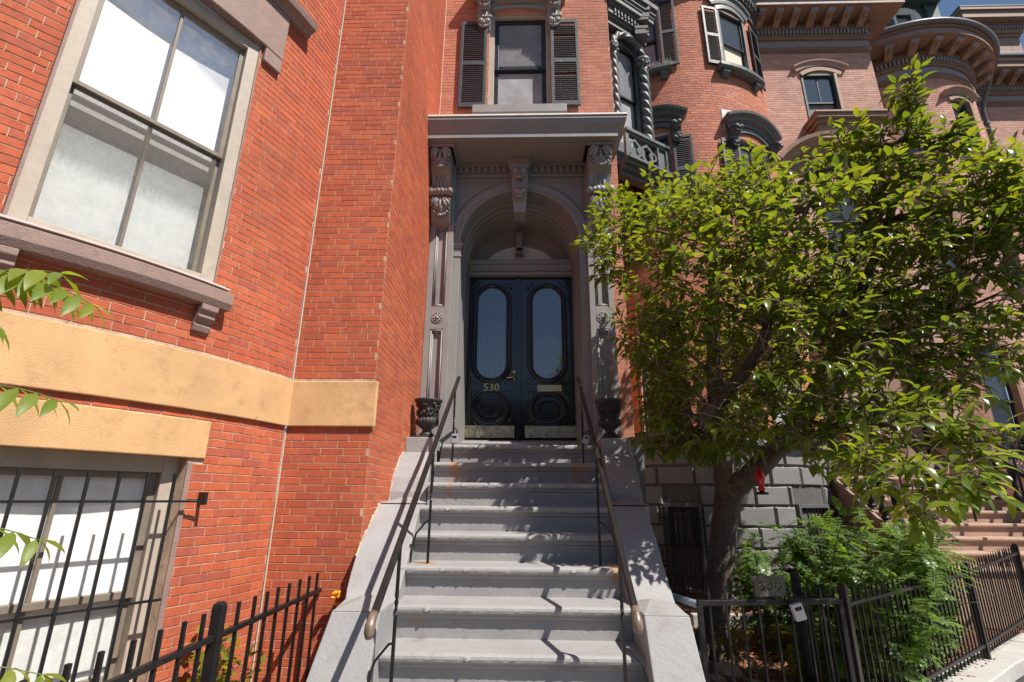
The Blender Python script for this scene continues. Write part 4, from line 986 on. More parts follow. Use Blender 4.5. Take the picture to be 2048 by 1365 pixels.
fdm = Flat((10.72, dy + .05), (1, 0), (0, -1)); window(fdm, 0, .70, 14.2, 15.5, 14.75, PH, WHITEP, WHITEP, GLASS, BLUEB, CURT, mull=False, wd=.0, case=.08, st=.05, name='dormer_window')
m = MB(); m.box(10.98, 11.4, dy - .22, dy + .04, 14.22, 14.5); m.build('air_conditioner', WHITEP, PH, bevel=.01)
m = MB(); m.fpath(fdm, [(.35 - .35 * math.cos(t), 15.12 + .33 * math.sin(t)) for t in [math.pi * i / 16 for i in range(17)]], [(-.02, 0), (.07, 0), (.07, .07), (-.02, .09)]); m.build('dormer_arch', WHITEP, dm)
# door and pilasters behind the tree
m = MB(); m.box(6.35, 7.85, 10.15, 10.2, 1.9, 5.2); m.build('door_recess', DARKIN, PH)
m = MB()
for a in (6.05, 7.85):
    m.box(a, a + .12, 9.78, 10.0, 2.05, 5.3); m.box(a + .24, a + .36, 9.78, 10.0, 2.05, 5.3); m.box(a + .12, a + .24, 9.83, 10.0, 2.05, 5.3); m.box(a - .04, a + .40, 9.72, 10.0, 2.03, 2.3)
m.box(5.95, 8.3, 9.6, 10.0, 5.3, 5.7); m.box(5.85, 8.4, 9.45, 10, 5.7, 5.85)
m.build('door_surround', TANST, PH, bevel=.01)
for a, b in ((6.5, 7.08), (7.12, 7.7)):
    m = MB(); m.box(a, b, 10.08, 10.13, 2.05, 4.6); m.build('door', BROWN, PH, bevel=.01)
m = MB(); m.box(8.2, 12.7, 9.7, 11.2, 1.2, 1.36); m.build('bow_base_ledge', TANST, PH, bevel=.02)
# brown-black ironwork balconette
bl = MB(); y = 10.55; x0, x1 = 9.05, 10.75
bl.box(x0, x1, y - .02, y + .02, 3.1, 3.13); bl.box(x0, x1, y - .02, y + .02, 2.95, 2.97); bl.box(x0, x1, y - .02, y + .4, 2.36, 2.39); bl.box(x0, x1, y - .02, y + .02, 2.52, 2.55)
for k in range(24): t = x0 + (x1 - x0) * k / 24; d = (x1 - x0) / 24; bl.tube([(t, y, 2.39), (t + d, y, 2.52)], .008, 4); bl.tube([(t + d, y, 2.39), (t, y, 2.52)], .008, 4); bl.tube([(t, y, 2.97), (t + d, y, 3.1)], .007, 4); bl.tube([(t + d, y, 2.97), (t, y, 3.1)], .007, 4)
bl.box(x0 - .02, x0, y, y + .45, 3.09, 3.13); bl.box(x0 - .02, x0, y, y + .45, 2.36, 2.4)
bal2 = bl.build('balconette', IRON, PH); b0 = None
for k in range(11):
    xx = x0 + .08 + k * .155
    if b0 is None:
        q = MB(); q.lathe([(.014, 2.55), (.03, 2.57), (.04, 2.62), (.018, 2.68), (.014, 2.72), (.036, 2.75), (.03, 2.79), (.014, 2.82), (.016, 2.9), (.03, 2.93), (.014, 2.95)], (xx, y, 0), 10); b0 = q.build('baluster', IRON, bal2, smooth=True); bx = xx
    else: dup(b0, (xx - bx, 0, 0), bal2)

# ------------------------------------------------------------------ FARTHER HOUSE at the right edge
RH = empty('far_brick_house', (15, 13, 0), 'brown corniced brick house behind the downspout at the right', 'house')
F3 = Flat((12.3, 12.5), (1, 0), (0, -1))
W3 = (2.5, 3.4, 9.6, 12.0)
runs3 = [(F3, 0, 6, 0, 12.8, [W3], .1)]
brickwork(runs3, BR3, RH, nind=150); backing(runs3, MORT2, RH)
window(F3, *W3, 10.8, RH, GREEN, BLACKS, GLASS, BLUEB, BLUEB, mull=False)
hood(F3, 2.3, 3.6, 12.1, .16, RH, TANST, .2, .18, brackets=False)
eaves(F3, 0, 6, .54, RH, 'far_eaves')
m = MB(); m.fbox(F3, -.2, 6, -3, .66, 13.97, 14.02); m.build('roof', LEAD, RH)
m = MB(); m.fbox(F3, -.2, 6, .6, .72, 13.98, 14.1); m.build('gutter', LEAD, RH, bevel=.02)
m = MB(); X0, X1, Y0 = 14.2, 15.75, 12.95
m.box(X0, 14.75, Y0, Y0 + 1.5, 14.0, 15.9); m.box(15.42, X1, Y0, Y0 + 1.5, 14.0, 15.9); m.box(14.75, 15.42, Y0, Y0 + .3, 15.3, 15.9); m.box(14.7, 15.47, Y0 - .03, Y0, 15.22, 15.3)
d3 = m.build('dormer', BROWN, RH, bevel=.01)
m = MB()
for e, a, b in ((.04, 15.9, 16.0), (.1, 16.0, 16.1), (.16, 16.28, 16.36), (.36, 16.36, 16.62), (.42, 16.62, 16.72)): m.box(X0 - e, X1 + e, Y0 - e, Y0 + 1.8, a, b)
m.box(X0 - .12, X1 + .12, Y0 - .12, Y0 + 1.8, 16.1, 16.28); m.build('dormer_cornice', BROWN, d3)
dn = None
for k in range(20):
    if dn is None: m = MB(); m.box(X0 - .1, X0 - .055, Y0 - .16, Y0 - .12, 16.13, 16.25); dn = m.build('dentil', MAUVEGR, d3)
    else: dup(dn, (k * .09, 0, 0), d3)
m = MB(); m.box(X0 - .43, X1 + .43, Y0 - .43, Y0 + 1.8, 16.721, 16.78); m.build('dormer_flashing', GREEN, d3)
f3 = Flat((14.75, Y0 + .12), (1, 0), (0, -1)); window(f3, 0, .67, 14.1, 15.3, 14.75, RH, BROWN, WHITEP, GLASS, BLUEB, BLUEB, mull=False, wd=.0, case=.05, name='dormer_window')

# ------------------------------------------------------------------ BROWN STOOP of the pink house
S3 = empty('brown_stoop', (7.1, 9, 0), 'brownstone front steps with black balustrades at the right edge', 'steps')
for i in range(-1, 9):
    y, z = 7.95 + .28 * i, 1.03 + .184 * i
    m = MB(); f = Flat((5.6, 0), (1, 0), (0, -1)); ye = y + .32 if i < 8 else 10.0
    m.fprof(f, 0, 2.75, [(-ye, z - .2 if i > -1 else 0), (-(y + .04), z - .2 if i > -1 else 0), (-(y + .04), z - .06), (-(y + .005), z - .05), (-y, z - .03), (-(y + .004), z - .006), (-(y + .02), z), (-ye, z)])
    m.build('step', TANST, S3, bevel=.006)
def slope3(y): return 1.03 + (y - 7.95) / .28 * .184
for x, nm in ((8.12, 'r'), (5.72, 'l')):
    m = MB(); pth = [(x, y, slope3(y) + .62) for y in (7.68, 8.0, 8.5, 9.4, 9.75)] + [(x, 9.95, slope3(9.75) + .66)]
    for off, wdt, h in ((0, .085, .05), (.05, .06, .03), (-.045, .06, .03)):
        rings = [[(px - wdt, py, pz + off), (px + wdt, py, pz + off), (px + wdt, py, pz + off + h), (px - wdt, py, pz + off + h)] for px, py, pz in pth]; m.loops(rings)
    bd = m.build('balustrade', IRON, S3, bevel=.008); b0 = None
    for i in range(-1, 7):
        y = 7.95 + .28 * i + .14; z = 1.03 + .184 * i; h = slope3(y) + .58 - z
        if b0 is None:
            q = MB(); q.box(x - .08, x + .08, y - .08, y + .08, z, z + .035); q.lathe([(.06, z + .035), (.075, z + .06), (.05, z + .09), (.04, z + .11), (.075, z + .15), (.085, z + .19), (.06, z + .25), (.035, z + .31), (.03, z + .36), (.05, z + .38), (.035, z + .41), (.045, z + .5), (.06, z + h - .02), (.06, z + h)], (x, y, 0), 14); b0 = q.build('baluster', IRON, bd, smooth=True); y0, z0 = y, z
        else: dup(b0, (0, y - y0, z - z0), bd)
for x, off in ((7.15, .72), (8.0, .98)):
    m = MB(); m.tube([(x, 7.62, slope3(7.62) + off), (x, 9.9, slope3(9.9) + off)], .03, 10)
    for y in (7.75, 8.7, 9.6): m.tube([(x, y, slope3(y) - .1), (x, y, slope3(y) + off)], .018, 8)
    tag(m.build('handrail', IRON), 'black pipe handrail up the middle of the brown stoop' if off < .8 else 'black pipe handrail above the balustrade of the brown stoop', 'handrail')
m = MB(); m.hexa([(5.5, 7.66, 0), (5.595, 7.66, 0), (5.595, 10, 0), (5.5, 10, 0), (5.5, 7.66, slope3(7.66) + .02), (5.595, 7.66, slope3(7.66) + .02), (5.595, 10, slope3(10) + .02), (5.5, 10, slope3(10) + .02)]); m.build('stoop_wall', BROWNST, S3, bevel=.01)

# ------------------------------------------------------------------ FRONT STEPS OF 530
ST = empty('front_stoop', (-.1, 4.6, 0), 'grey painted front steps with swooping cheek walls up to the black doors', 'steps')
for k in range(-3, 8):
    y, zt = 3.80 + .3266 * k, .735 + .228 * k
    ye = y + .40 if k < 7 else 8.0
    f = Flat((-1.03, 0), (1, 0), (0, -1)); m = MB(); zb = zt - .228 if k > -3 else 0
    n = 6; nose = [(y + .03 - .03 * math.cos(a), zt - .032 + .032 * math.sin(a)) for a in [math.pi / 2 * (1 - 2 * i / n) * 1.0 for i in range(n + 1)]]
    prof = [(ye, zb), (y + .055, zb), (y + .055, zt - .095), (y + .048, zt - .094), (y + .035, zt - .083), (y + .033, zt - .066)] + nose[::-1] + [(ye, zt)]
    nx = 70; rr = random.Random(k)
    rings = []
    for i in range(nx + 1):
        u = 1.86 * i / nx; j = [rr.gauss(0, .0006) for _ in prof]
        if rr.random() < .05:
            dnt = rr.uniform(.004, .011); j = [a + (dnt if 6 < q < 11 else 0) * (-1 if q > 8 else 1) for q, a in enumerate(j)]
        rings.append([f.P(u, -(a + (jj if 1 < q < 12 else 0)), b + (jj * .8 if 5 < q < 12 else 0)) for q, ((a, b), jj) in enumerate(zip(prof, j))])
    m.loops(rings); m.build('step', STEPM, ST)
def cheek(sg):
    ctr = -.1025
    if sg > 0:
        T = [(3.28, .01, .785, 1.13), (3.77, .985, .785, 1.085), (4.2, .99, .785, 1.11), (4.3, 1.04, .79, 1.118), (4.42, 1.135, .79, 1.12), (4.57, 1.25, .795, 1.125), (4.75, 1.40, .81, 1.135), (4.95, 1.53, .83, 1.14), (5.15, 1.655, .845, 1.145), (5.21, 1.66, .845, 1.2), (5.5, 1.67, .86, 1.21), (5.52, 1.78, .87, 1.205), (5.6, 1.93, .875, 1.205), (5.7, 2.04, .88, 1.21), (5.82, 2.14, .886, 1.22), (5.95, 2.205, .886, 1.235), (6.07, 2.235, .886, 1.25)]
    else:
        T = [(3.28, .01, -1.0, -1.46), (3.77, .985, -.985, -1.315), (4.2, .99, -.985, -1.37), (4.3, 1.04, -.985, -1.40), (4.42, 1.135, -.985, -1.42), (4.57, 1.25, -.99, -1.437), (4.75, 1.40, -1.0, -1.438), (4.95, 1.53, -1.015, -1.438), (5.15, 1.655, -1.03, -1.438), (5.21, 1.66, -1.03, -1.438), (5.5, 1.67, -1.04, -1.438), (5.52, 1.78, -1.05, -1.438), (5.6, 1.93, -1.055, -1.438), (5.7, 2.04, -1.06, -1.438), (5.82, 2.14, -1.065, -1.438), (5.95, 2.205, -1.065, -1.438), (6.07, 2.235, -1.065, -1.438)]
    m = MB(); rings = []
    for y, z, xi, xo in T:
        xb = xo + sg * .06 if y < 4.5 and sg > 0 else (xo - .09 if y < 4.3 else xo)
        r = [(xi - sg * .004, y, 0), (xi, y, z), (xo, y, z), (xb, y, 0)]
        rings.append(r if sg > 0 else r[::-1])
    m.loops(rings)
    m.build('cheek_wall', GREY, ST, bevel=.016)
    xi, xo = (.783, 1.088) if sg > 0 else (-.983, -1.318)
    for (y0, y1, z, xa, xb, pk) in ((3.765, 4.28, .986, xi, xo, .045), (5.18, 5.52, 1.668, (.842, 1.206)[0] if sg > 0 else -1.026, 1.206 if sg > 0 else -1.4375, .06)):
        a, b = sorted((xa, xb)); c = (a + b) / 2; m = MB()
        m.add([(a, y0, z), (b, y0, z), (b, y1, z), (a, y1, z), (c - .03, (y0 + y1) / 2 + .08, z + pk), (c + .03, (y0 + y1) / 2 + .08, z + pk)], [(0, 1, 5, 4), (1, 2, 5), (2, 3, 4, 5), (3, 0, 4), (3, 2, 1, 0)])
        m.build('coping', GREY, ST, bevel=.008)
    a, b = sorted(((.886, 1.255) if sg > 0 else (-1.065, -1.438))); m = MB(); m.box(a, b, 6.071, 6.72, 0, 2.412); m.build('plinth', GREY, ST, bevel=.01)
cheek(1); cheek(-1)
m = MB(); rb = random.Random(8); pts = []
for i in range(70):
    t = i / 69; y = 4.57 + (6.05 - 4.57) * t
    z = np.interp(y, [4.57, 4.75, 4.95, 5.15, 5.5, 5.52, 5.6, 5.7, 5.82, 5.95, 6.07], [1.25, 1.40, 1.53, 1.655, 1.67, 1.78, 1.93, 2.04, 2.14, 2.205, 2.235]); pts.append((-1.437 + rb.uniform(-.004, .006), y + rb.uniform(-.006, .006), float(z) + rb.uniform(-.006, .012)))
m.tube(pts, [rb.uniform(.004, .014) for _ in pts], 6); m.build('mortar_bead', MORT1, ST)
m = MB(); m.box(1.256, 1.43, 6.3, 6.9, 0, 2.41); m.build('plinth', RUSTIC, ST, bevel=.01)

# handrails
def handrail(x, sg, ye, label):
    e = empty('handrail', (x, 4.6, .8), label, 'handrail', 'iron handrails of the grey steps')
    zl = lambda y: 1.735 - .58 + .672 * (y - 3.15) + .015
    xr = x; xf = (lambda y: xr) if sg < 0 else (lambda y: .600 + .048 * (y - 3.07) / 3.03)
    pts = [(xf(y), y, zl(y)) for y in (ye, 3.8, 4.6, 5.4, 6.1)]
    m = MB(); rings = [[(px + dx, py, pz + dz) for dx, dz in ((-.023, -.012), (-.016, -.024), (.016, -.024), (.023, -.012), (.021, .006), (.011, .016), (-.011, .016), (-.021, .006))] for px, py, pz in pts]
    m.loops(rings); m.build('rail', IRONB, e, bevel=.003)
    m = MB(); q = [(ye + .02, zl(ye + .02)), (ye - .01, zl(ye - .01)), (ye - .04, zl(ye) - .035), (ye - .05, zl(ye) - .065), (ye - .045, zl(ye) - .088), (ye - .035, zl(ye) - .098)]; m.tube([(xf(a), a, b) for a, b in q], [.023, .025, .028, .0285, .022, .006], 14); m.build('end_knob', KNOB, e, smooth=True)
    x0 = x
    for y, z in ((3.58, .507), (4.62, 1.191), (5.83, 2.103)):
        x = x0 if sg < 0 else .600 + .048 * (y - 3.07) / 3.03
        m = MB(); zt = zl(y) - .02; n = 26; rings = []
        for i in range(n + 1):
            z1 = z + (zt - z) * i / n; f = (z1 - z) / (zt - z); a = math.pi / 4 + (math.pi * 1.5 * min(1, max(0, (f - .52) / .16)))
            rings.append([(x + .0105 * math.cos(a + k * math.pi / 2) * 1.35, y + .0105 * math.sin(a + k * math.pi / 2) * 1.35, z1) for k in range(4)])
        m.loops(rings); m.build('post', IRON, e)
        bx = x + sg * .155; m = MB(); m.tube([(x, y, z + .34), (x + sg * .03, y, z + .335), (x + sg * .115, y + .01, z + .235), (x + sg * .135, y + .01, z + .17), (bx, y + .02, z)], .009, 6); m.build('brace', IRON, e)
    return e
handrail(-.835, -1, 3.05, 'black iron handrail beside the side wall, with bronze end knob')
handrail(.648, 1, 3.10, 'black iron handrail on the tree side of the grey steps')
def lockbox(c, label, sc=1, wide=LOCKG, tilt=0):
    e = empty('lockbox', c, label, 'lockbox', 'key lockboxes')
    x, y, z = c; M = Matrix.Translation(c) @ Matrix.Rotation(tilt, 4, 'Y')
    def put(m, nm, mt, bv): m.v = [tuple(M @ Vector(p)) for p in m.v]; m.build(nm, mt, e, bevel=bv, smooth=False)
    m = MB(); m.box(-.035 * sc, .035 * sc, -.025, .02, -.055 * sc, .045 * sc); put(m, 'case', wide, .008)
    m = MB(); m.box(-.022 * sc, .022 * sc, -.03, -.024, .005, .025 * sc); put(m, 'cover', IRON, .003)
    m = MB(); m.tube([(-.02 * sc, 0, .04 * sc), (-.02 * sc, 0, .085 * sc), (0, 0, .105 * sc), (.02 * sc, 0, .085 * sc), (.02 * sc, 0, .04 * sc)], .007, 7); put(m, 'shackle', IRON, 0)
lockbox((-.80, 5.72, 2.36), 'grey key lockbox on the left handrail post by the door', 1.05)
lockbox((.665, 5.7, 2.355), 'grey key lockbox on the right handrail post by the door', .95, LOCKG, .35)
m = MB(); m.hexa([(-.97, 5.66, 2.33), (-.94, 5.66, 2.30), (-.94, 5.70, 2.30), (-.97, 5.70, 2.33), (-.84, 5.70, 2.44), (-.82, 5.70, 2.40), (-.82, 5.73, 2.40), (-.84, 5.73, 2.44)]); tag(m.build('bicycle_lock', IRON, bevel=.006), 'black bar lock hung beside the lockbox on the left rail', 'lock')

def urn(cx, cy, label):
    e = empty('urn', (cx, cy, 2.412), label, 'urn', 'black urns flanking the doors'); z = 2.412
    m = MB(); m.box(cx - .115, cx + .115, cy - .115, cy + .115, z, z + .035); m.build('base', URNM, e, bevel=.006)
    m = MB(); m.lathe([(.105, z + .035), (.09, z + .06), (.062, z + .085), (.055, z + .115), (.075, z + .13), (.1, z + .15), (.132, z + .18), (.138, z + .215), (.125, z + .25), (.108, z + .262), (.112, z + .27), (.118, z + .33), (.13, z + .40), (.15, z + .445), (.168, z + .458), (.176, z + .475), (.176, z + .49), (.16, z + .492), (.145, z + .47), (.11, z + .36), (.0, z + .34)], (cx, cy, 0), 32); m.build('bowl', URNM, e, smooth=True)
    m = MB()
    for k in range(22):
        t = 2 * math.pi * k / 22; m.ball((cx + .128 * math.cos(t), cy + .128 * math.sin(t), z + .21), .017, .017, .042, 6, 5)
    r = random.Random(3)
    for k in range(70):
        t = r.uniform(0, 6.283); zz = r.uniform(.29, .43); R = .118 + (zz - .29) * .17; s = r.uniform(.012, .026); m.ball((cx + R * math.cos(t), cy + R * math.sin(t), z + zz), s, s, s * r.uniform(.7, 1.6), 6, 4)
    m.build('relief', URNM, e, smooth=True)
urn(-1.235, 6.3, 'black iron urn on the left plinth against the brick side wall')
urn(1.035, 6.3, 'black iron urn on the right plinth in tree shade')

# ------------------------------------------------------------------ FENCES AND GATE
def picket_mesh(h, w, mat, name='picket', tip=.05):
    m = MB(); a = w / 2
    m.v = []; m.add([(-a, -a, 0), (a, -a, 0), (a, a, 0), (-a, a, 0), (-a, -a, h - tip), (a, -a, h - tip), (a, a, h - tip), (-a, a, h - tip), (0, 0, h)], [(3, 2, 1, 0), (0, 1, 5, 4), (1, 2, 6, 5), (2, 3, 7, 6), (3, 0, 4, 7), (4, 5, 8), (5, 6, 8), (6, 7, 8), (7, 4, 8)])
    me = bpy.data.meshes.new(name); me.from_pydata(m.v, [], m.f); me.materials.append(mat); return me
def fence(e, pts, sp, zb, zr, zt, mat, pw=.016, rails=None, flat_tip=False, off=.5, rise=0):
    me = picket_mesh(zt - zb, pw, mat, tip=.004 if flat_tip else .055)
    for (a, b) in zip(pts, pts[1:]):
        a, b = Vector((*a, 0)), Vector((*b, 0)); L = (b - a).length; t = (b - a).normalized(); ang = math.atan2(t.y, t.x); n = Vector((-t.y, t.x, 0))
        k = int(L / sp)
        for i in range(k):
            p = a + t * (L * (i + off) / k); o = bpy.data.objects.new('picket', me); COL.objects.link(o); o.parent = e; o.location = Vector((p.x, p.y, zb + rise * (i + off) / k)) - ORI[e.name]; o.rotation_euler = (rnd.uniform(-.006, .006), rnd.uniform(-.006, .006), ang)
        for z, h, w in rails:
            m = MB(); q = [a - n * w, b - n * w, b + n * w, a + n * w]; rz = (0, rise, rise, 0); m.hexa([(p.x, p.y, z + d) for p, d in zip(q, rz)] + [(p.x, p.y, z + h + d) for p, d in zip(q, rz)]); m.build('rail', mat, e, bevel=.003)
def post(e, x, y, z0, z1, w, mat, ang=0, cap=True):
    m = MB(); c, s = math.cos(ang), math.sin(ang)
    def R(r, z): return [(x + c * a - s * b, y + s * a + c * b, z) for a, b in ((-r, -r), (r, -r), (r, r), (-r, r))]
    m.loops([R(w, z0), R(w, z1 - .03), R(w * .9, z1 - .012), R(w * .5, z1)]); return m.build('post', mat, e, bevel=.002)
P1, P2, P3 = (2.43, 4.33), (4.9, 6.25), (6.47, 7.36)
A38 = math.atan2(1.92, 2.47)
fe = empty('iron_fence', (4.9, 6.25, .13), 'dark brown iron picket fence running back along the pavement right of the gate', 'fence')
fence(fe, [P1, P2], .112, .17, .986, 1.10, IRONBR, .015, [(.955, .028, .016), (.245, .028, .016)])
fence(fe, [P2, P3], .085, .17, .986, 1.10, IRONBR, .014, [(.955, .028, .016), (.245, .028, .016)], rise=.11)
post(fe, *P1, .0, 1.12, .028, IRONBR, A38); post(fe, *P2, .1, 1.085, .028, IRONBR, A38); post(fe, *P3, .1, 1.20, .028, IRONBR, A38)
m = MB(); m.tube([(5.9, 6.96, .30), (6.12, 6.78, .135)], .012, 6); m.build('stay', IRONBR, fe)
kb = empty('fence_kerb', (4.9, 6.2, 0), 'low pale stone kerb under the picket fence', 'kerb')
for (a, b) in ((P1, P2), (P2, P3)):
    A, B = Vector((*a, 0)), Vector((*b, 0)); t = (B - A).normalized(); n = Vector((t.y, -t.x, 0)); L = (B - A).length
    for i in range(2):
        p, q = A + t * (L * i / 2 + .002), A + t * (L * (i + 1) / 2 - .002); c = [p + n * .21, q + n * .21, q - n * .16, p - n * .16]
        m = MB(); m.hexa([(v.x, v.y, -.01) for v in c] + [(v.x, v.y, .132) for v in c]); m.build('kerb_stone', CONC, kb, bevel=.012)
df = empty('dividing_fence', (2.45, 5.2, .1), 'short black picket fence running back from the gate post beside the shrub', 'fence')
fence(df, [(2.45, 4.44), (2.43, 5.06)], .11, .14, .95, 1.09, IRON, .015, [(.93, .026, .015), (.26, .026, .015)])
post(df, 2.43, 5.06, .05, 1.10, .03, IRON)
gt = empty('gate', (1.8, 4.2, .1), 'black iron gate with cut-out house number plate, standing beside the cheek wall', 'gate')
G0, G1 = (1.25, 4.13), (2.37, 4.27); ga = math.atan2(.14, 1.12)
fg = Flat(G0, (1.12, .14), (.14, -1.12)); GL = math.hypot(1.12, .14)
m = MB(); m.fbox(fg, 0, GL, -.018, .018, .985, 1.022); m.fbox(fg, 0, .035, -.019, .019, .12, .984); m.fbox(fg, GL - .035, GL, -.019, .019, .12, .984); m.fbox(fg, .036, GL - .036, -.018, .018, .16, .195)
m.build('frame', IRON, gt, bevel=.003)
gp = picket_mesh(.92, .014, IRON, tip=.05); gq = picket_mesh(1.02, .014, IRON, tip=.02)
for i in range(8):
    u = .075 + i * .125 + .02; p = fg.P(u, 0, .2); o = bpy.data.objects.new('picket', gp); COL.objects.link(o); o.parent = gt; o.location = Vector(p) - ORI[gt.name]; o.rotation_euler = (0, 0, ga)
# cut-out number plate
m = MB(); m.fbox(fg, .44, .685, .0195, .0275, 1.045, 1.185); pl = m.build('number_plate', paint_mat('plate_brown', (.085, .074, .066), .3, 20, .4, .3, 120), gt)
me = text_mesh('530', .098, .03, 'cutter'); co = bpy.data.objects.new('cutter', me); COL.objects.link(co)
co.matrix_world = Matrix.Translation(fg.P(.5625, .0235, 1.115)) @ Matrix.Rotation(ga, 4, 'Z') @ Matrix.Rotation(R_(90), 4, 'X') @ Matrix.Scale(1.25, 4, (1, 0, 0))
bo = pl.modifiers.new('cut', 'BOOLEAN'); bo.object = co; bo.operation = 'DIFFERENCE'; bo.solver = 'EXACT'
bpy.context.view_layer.update(); nm = bpy.data.meshes.new_from_object(pl.evaluated_get(bpy.context.evaluated_depsgraph_get())); pl.modifiers.clear(); pl.data = nm; bpy.data.objects.remove(co)
for u in (.45, .675): m = MB(); m.fbox(fg, u - .006, u + .006, .008, .0195, 1.0, 1.18); m.build('plate_bracket', IRON, gt)
lockbox((1.985, 4.165, .955), 'silver lockbox hanging on the top bar of the iron gate', 1.15, LOCKW, -.25)
lf = empty('side_fence', (-1.75, 3.3, .1), 'black picket fence running from the pavement to the brick wall at the left', 'fence')
fence(lf, [(-1.745, 1.2), (-1.745, 4.66)], .167, .14, .96, 1.115, IRON, .018, [(.955, .03, .017), (.25, .03, .017)], flat_tip=True)
post(lf, -1.745, 3.15, .05, 1.15, .029, IRON)
m = MB(); m.tube([(1.22, 4.72, .95), (1.27, 4.16, .985)], .028, 12); tag(m.build('plastic_pipe', PVC), 'blue grey plastic pipe end poking out behind the right cheek wall', 'pipe')
def rock(c, r, label, seed):
    rr = random.Random(seed); m = MB(); m.ball(c, r, r * .75, r * .6, 9, 6); m.v = [(x + rr.uniform(-.12, .12) * r, y + rr.uniform(-.12, .12) * r, z + rr.uniform(-.1, .1) * r) for x, y, z in m.v]
    tag(m.build('rock', ROCKM, bevel=.006), label, 'rock', 'rocks edging the mulch bed')
rock((1.93, 5.62, .14), .14, 'largest tan rock in the mulch behind the gate', 1); rock((1.78, 5.52, .1), .10, 'pale rock nearest the cheek wall in the mulch', 2); rock((2.12, 5.45, .08), .09, 'small tan rock at the front edge of the mulch', 4)
rock((2.30, 5.0, .1), .12, 'grey rock by the foot of the dividing fence', 5)
m = MB(); m.box(2.2, 4.2, 7.5, 7.62, .08, .27); tag(m.build('stone_edging', CONC, bevel=.01), 'long low stone edging behind the mulch bed', 'edging')
# hummingbird feeder
fd = empty('bird_feeder', (2.3, 5.2, 1.75), 'red glass hummingbird feeder hanging from the tree', 'bird feeder')
m = MB(); m.lathe([(.02, 1.80), (.035, 1.83), (.024, 1.855), (.034, 1.885), (.042, 1.93), (.04, 1.97), (.028, 2.0), (.012, 2.02), (.012, 2.03)], (2.3, 5.2, 0), 16); m.build('bottle', REDG, fd, smooth=True)
m = MB(); m.lathe([(.0, 1.775), (.055, 1.775), (.06, 1.785), (.055, 1.797), (.02, 1.802), (0, 1.803)], (2.3, 5.2, 0), 18); m.build('tray', IRON, fd, smooth=True)
m = MB(); m.tube([(2.3, 5.2, 2.03), (2.3, 5.2, 2.35)], .003, 5); m.build('hook', IRON, fd)
# orange blossom poking past the cheek wall
fl = empty('orange_flower', (-1.56, 4.58, .06), 'orange flower on a thin stalk against the brick beside the cheek wall', 'flower')
m = MB(); m.tube([(-1.60, 4.56, .06), (-1.62, 4.55, .5), (-1.575, 4.57, .88)], .005, 6); m.build('stem', STEMG, fl)
m = MB()
for k in range(15):
    t = rnd.uniform(0, 6.28); a = rnd.uniform(-.2, 1.2); r = .035; c = (-1.565 + r * math.cos(t) * math.cos(a), 4.57 + r * math.sin(t) * math.cos(a), .935 + r * math.sin(a)); m.ball(c, .022, .022, .014, 7, 4)
for k in range(8): m.ball((-1.548 + rnd.uniform(-.02, .02), 4.56 + rnd.uniform(-.02, .02), .875 + rnd.uniform(-.02, .02)), .016, .016, .018, 7, 4)
m.build('petals', ORANGE, fl, smooth=True)

# ------------------------------------------------------------------ PLANTS
LT = []   # leaf template: (along, across, up)
for t, w, u in ((0, .0, 0), (.16, .62, .01), (.42, 1, .015), (.7, .72, -.02), (.88, .32, -.06), (1, 0, -.11)): LT.append((t, w, u))
def leaf_template(L, wr, droop=1.0, fold=.22):
    v = []; f = []
    for i, (t, w, u) in enumerate(LT):
        h = u * droop
        if w == 0: v.append((t * L, 0, h * L)); continue
        b = len(v); v += [(t * L, w * wr * L / 2, (h + fold * w * wr / 2) * L), (t * L, 0, h * L), (t * L, -w * wr * L / 2, (h + fold * w * wr / 2) * L)]
    f = [(0, 2, 1), (0, 3, 2)]
    for i in range(3): a = 1 + 3 * i; f += [(a, a + 1, a + 4, a + 3), (a + 1, a + 2, a + 5, a + 4)]
    f += [(10, 11, 13), (11, 12, 13)]
    return np.array(v), f
TV, TF = leaf_template(1, .46)
TV2, TF2 = leaf_template(1, .40, 2.3, .34)
TVs, TFs = leaf_template(1, .5, .6, .12)
def basis(d, up, size):
    d = d.normalized(); y = up.cross(d)
    if y.length < 1e-3: y = Vector((1, 0, 0)).cross(d)
    y.normalize(); z = d.cross(y)
    return np.array([[d.x, y.x, z.x], [d.y, y.y, z.y], [d.z, y.z, z.z]]) * size
def leaves_object(name, items, mat, parent, T=(None, None), kind='stuff'):
    tv, tf = T; n = len(tv); V = []; Fa = []
    n = len(tv) if tv.ndim == 2 else len(tv[0])
    for i, (p, B, *v) in enumerate(items): V.append((tv[v[0]] if v else tv) @ B.T + np.array(p)); Fa += [tuple(k + i * n for k in f) for f in tf]
    V = np.concatenate(V); m = MB(); m.v = [tuple(q) for q in V.tolist()]; m.f = Fa
    return m.build(name, mat, parent, smooth=True, kind=kind)
def leaf_objects(items, mat, parent, T):
    tv, tf = T; me = bpy.data.meshes.new('leaf'); me.from_pydata([tuple(p) for p in tv.tolist()], [], tf); me.materials.append(mat); me.polygons.foreach_set('use_smooth', [True] * len(me.polygons))
    for p, B in items:
        o = bpy.data.objects.new('leaf', me); COL.objects.link(o); o.parent = parent
        o.matrix_local = Matrix.Translation(Vector(p) - ORI[parent.name]) @ Matrix(B.tolist()).to_4x4()
def bez(a, b, sag, n=6, wob=.0, r=rnd):
    a, b = Vector(a), Vector(b); mid = (a + b) / 2 + Vector((r.uniform(-wob, wob), r.uniform(-wob, wob), sag))
    return [a * (1 - t) ** 2 + mid * 2 * t * (1 - t) + b * t * t for t in [i / n for i in range(n + 1)]]

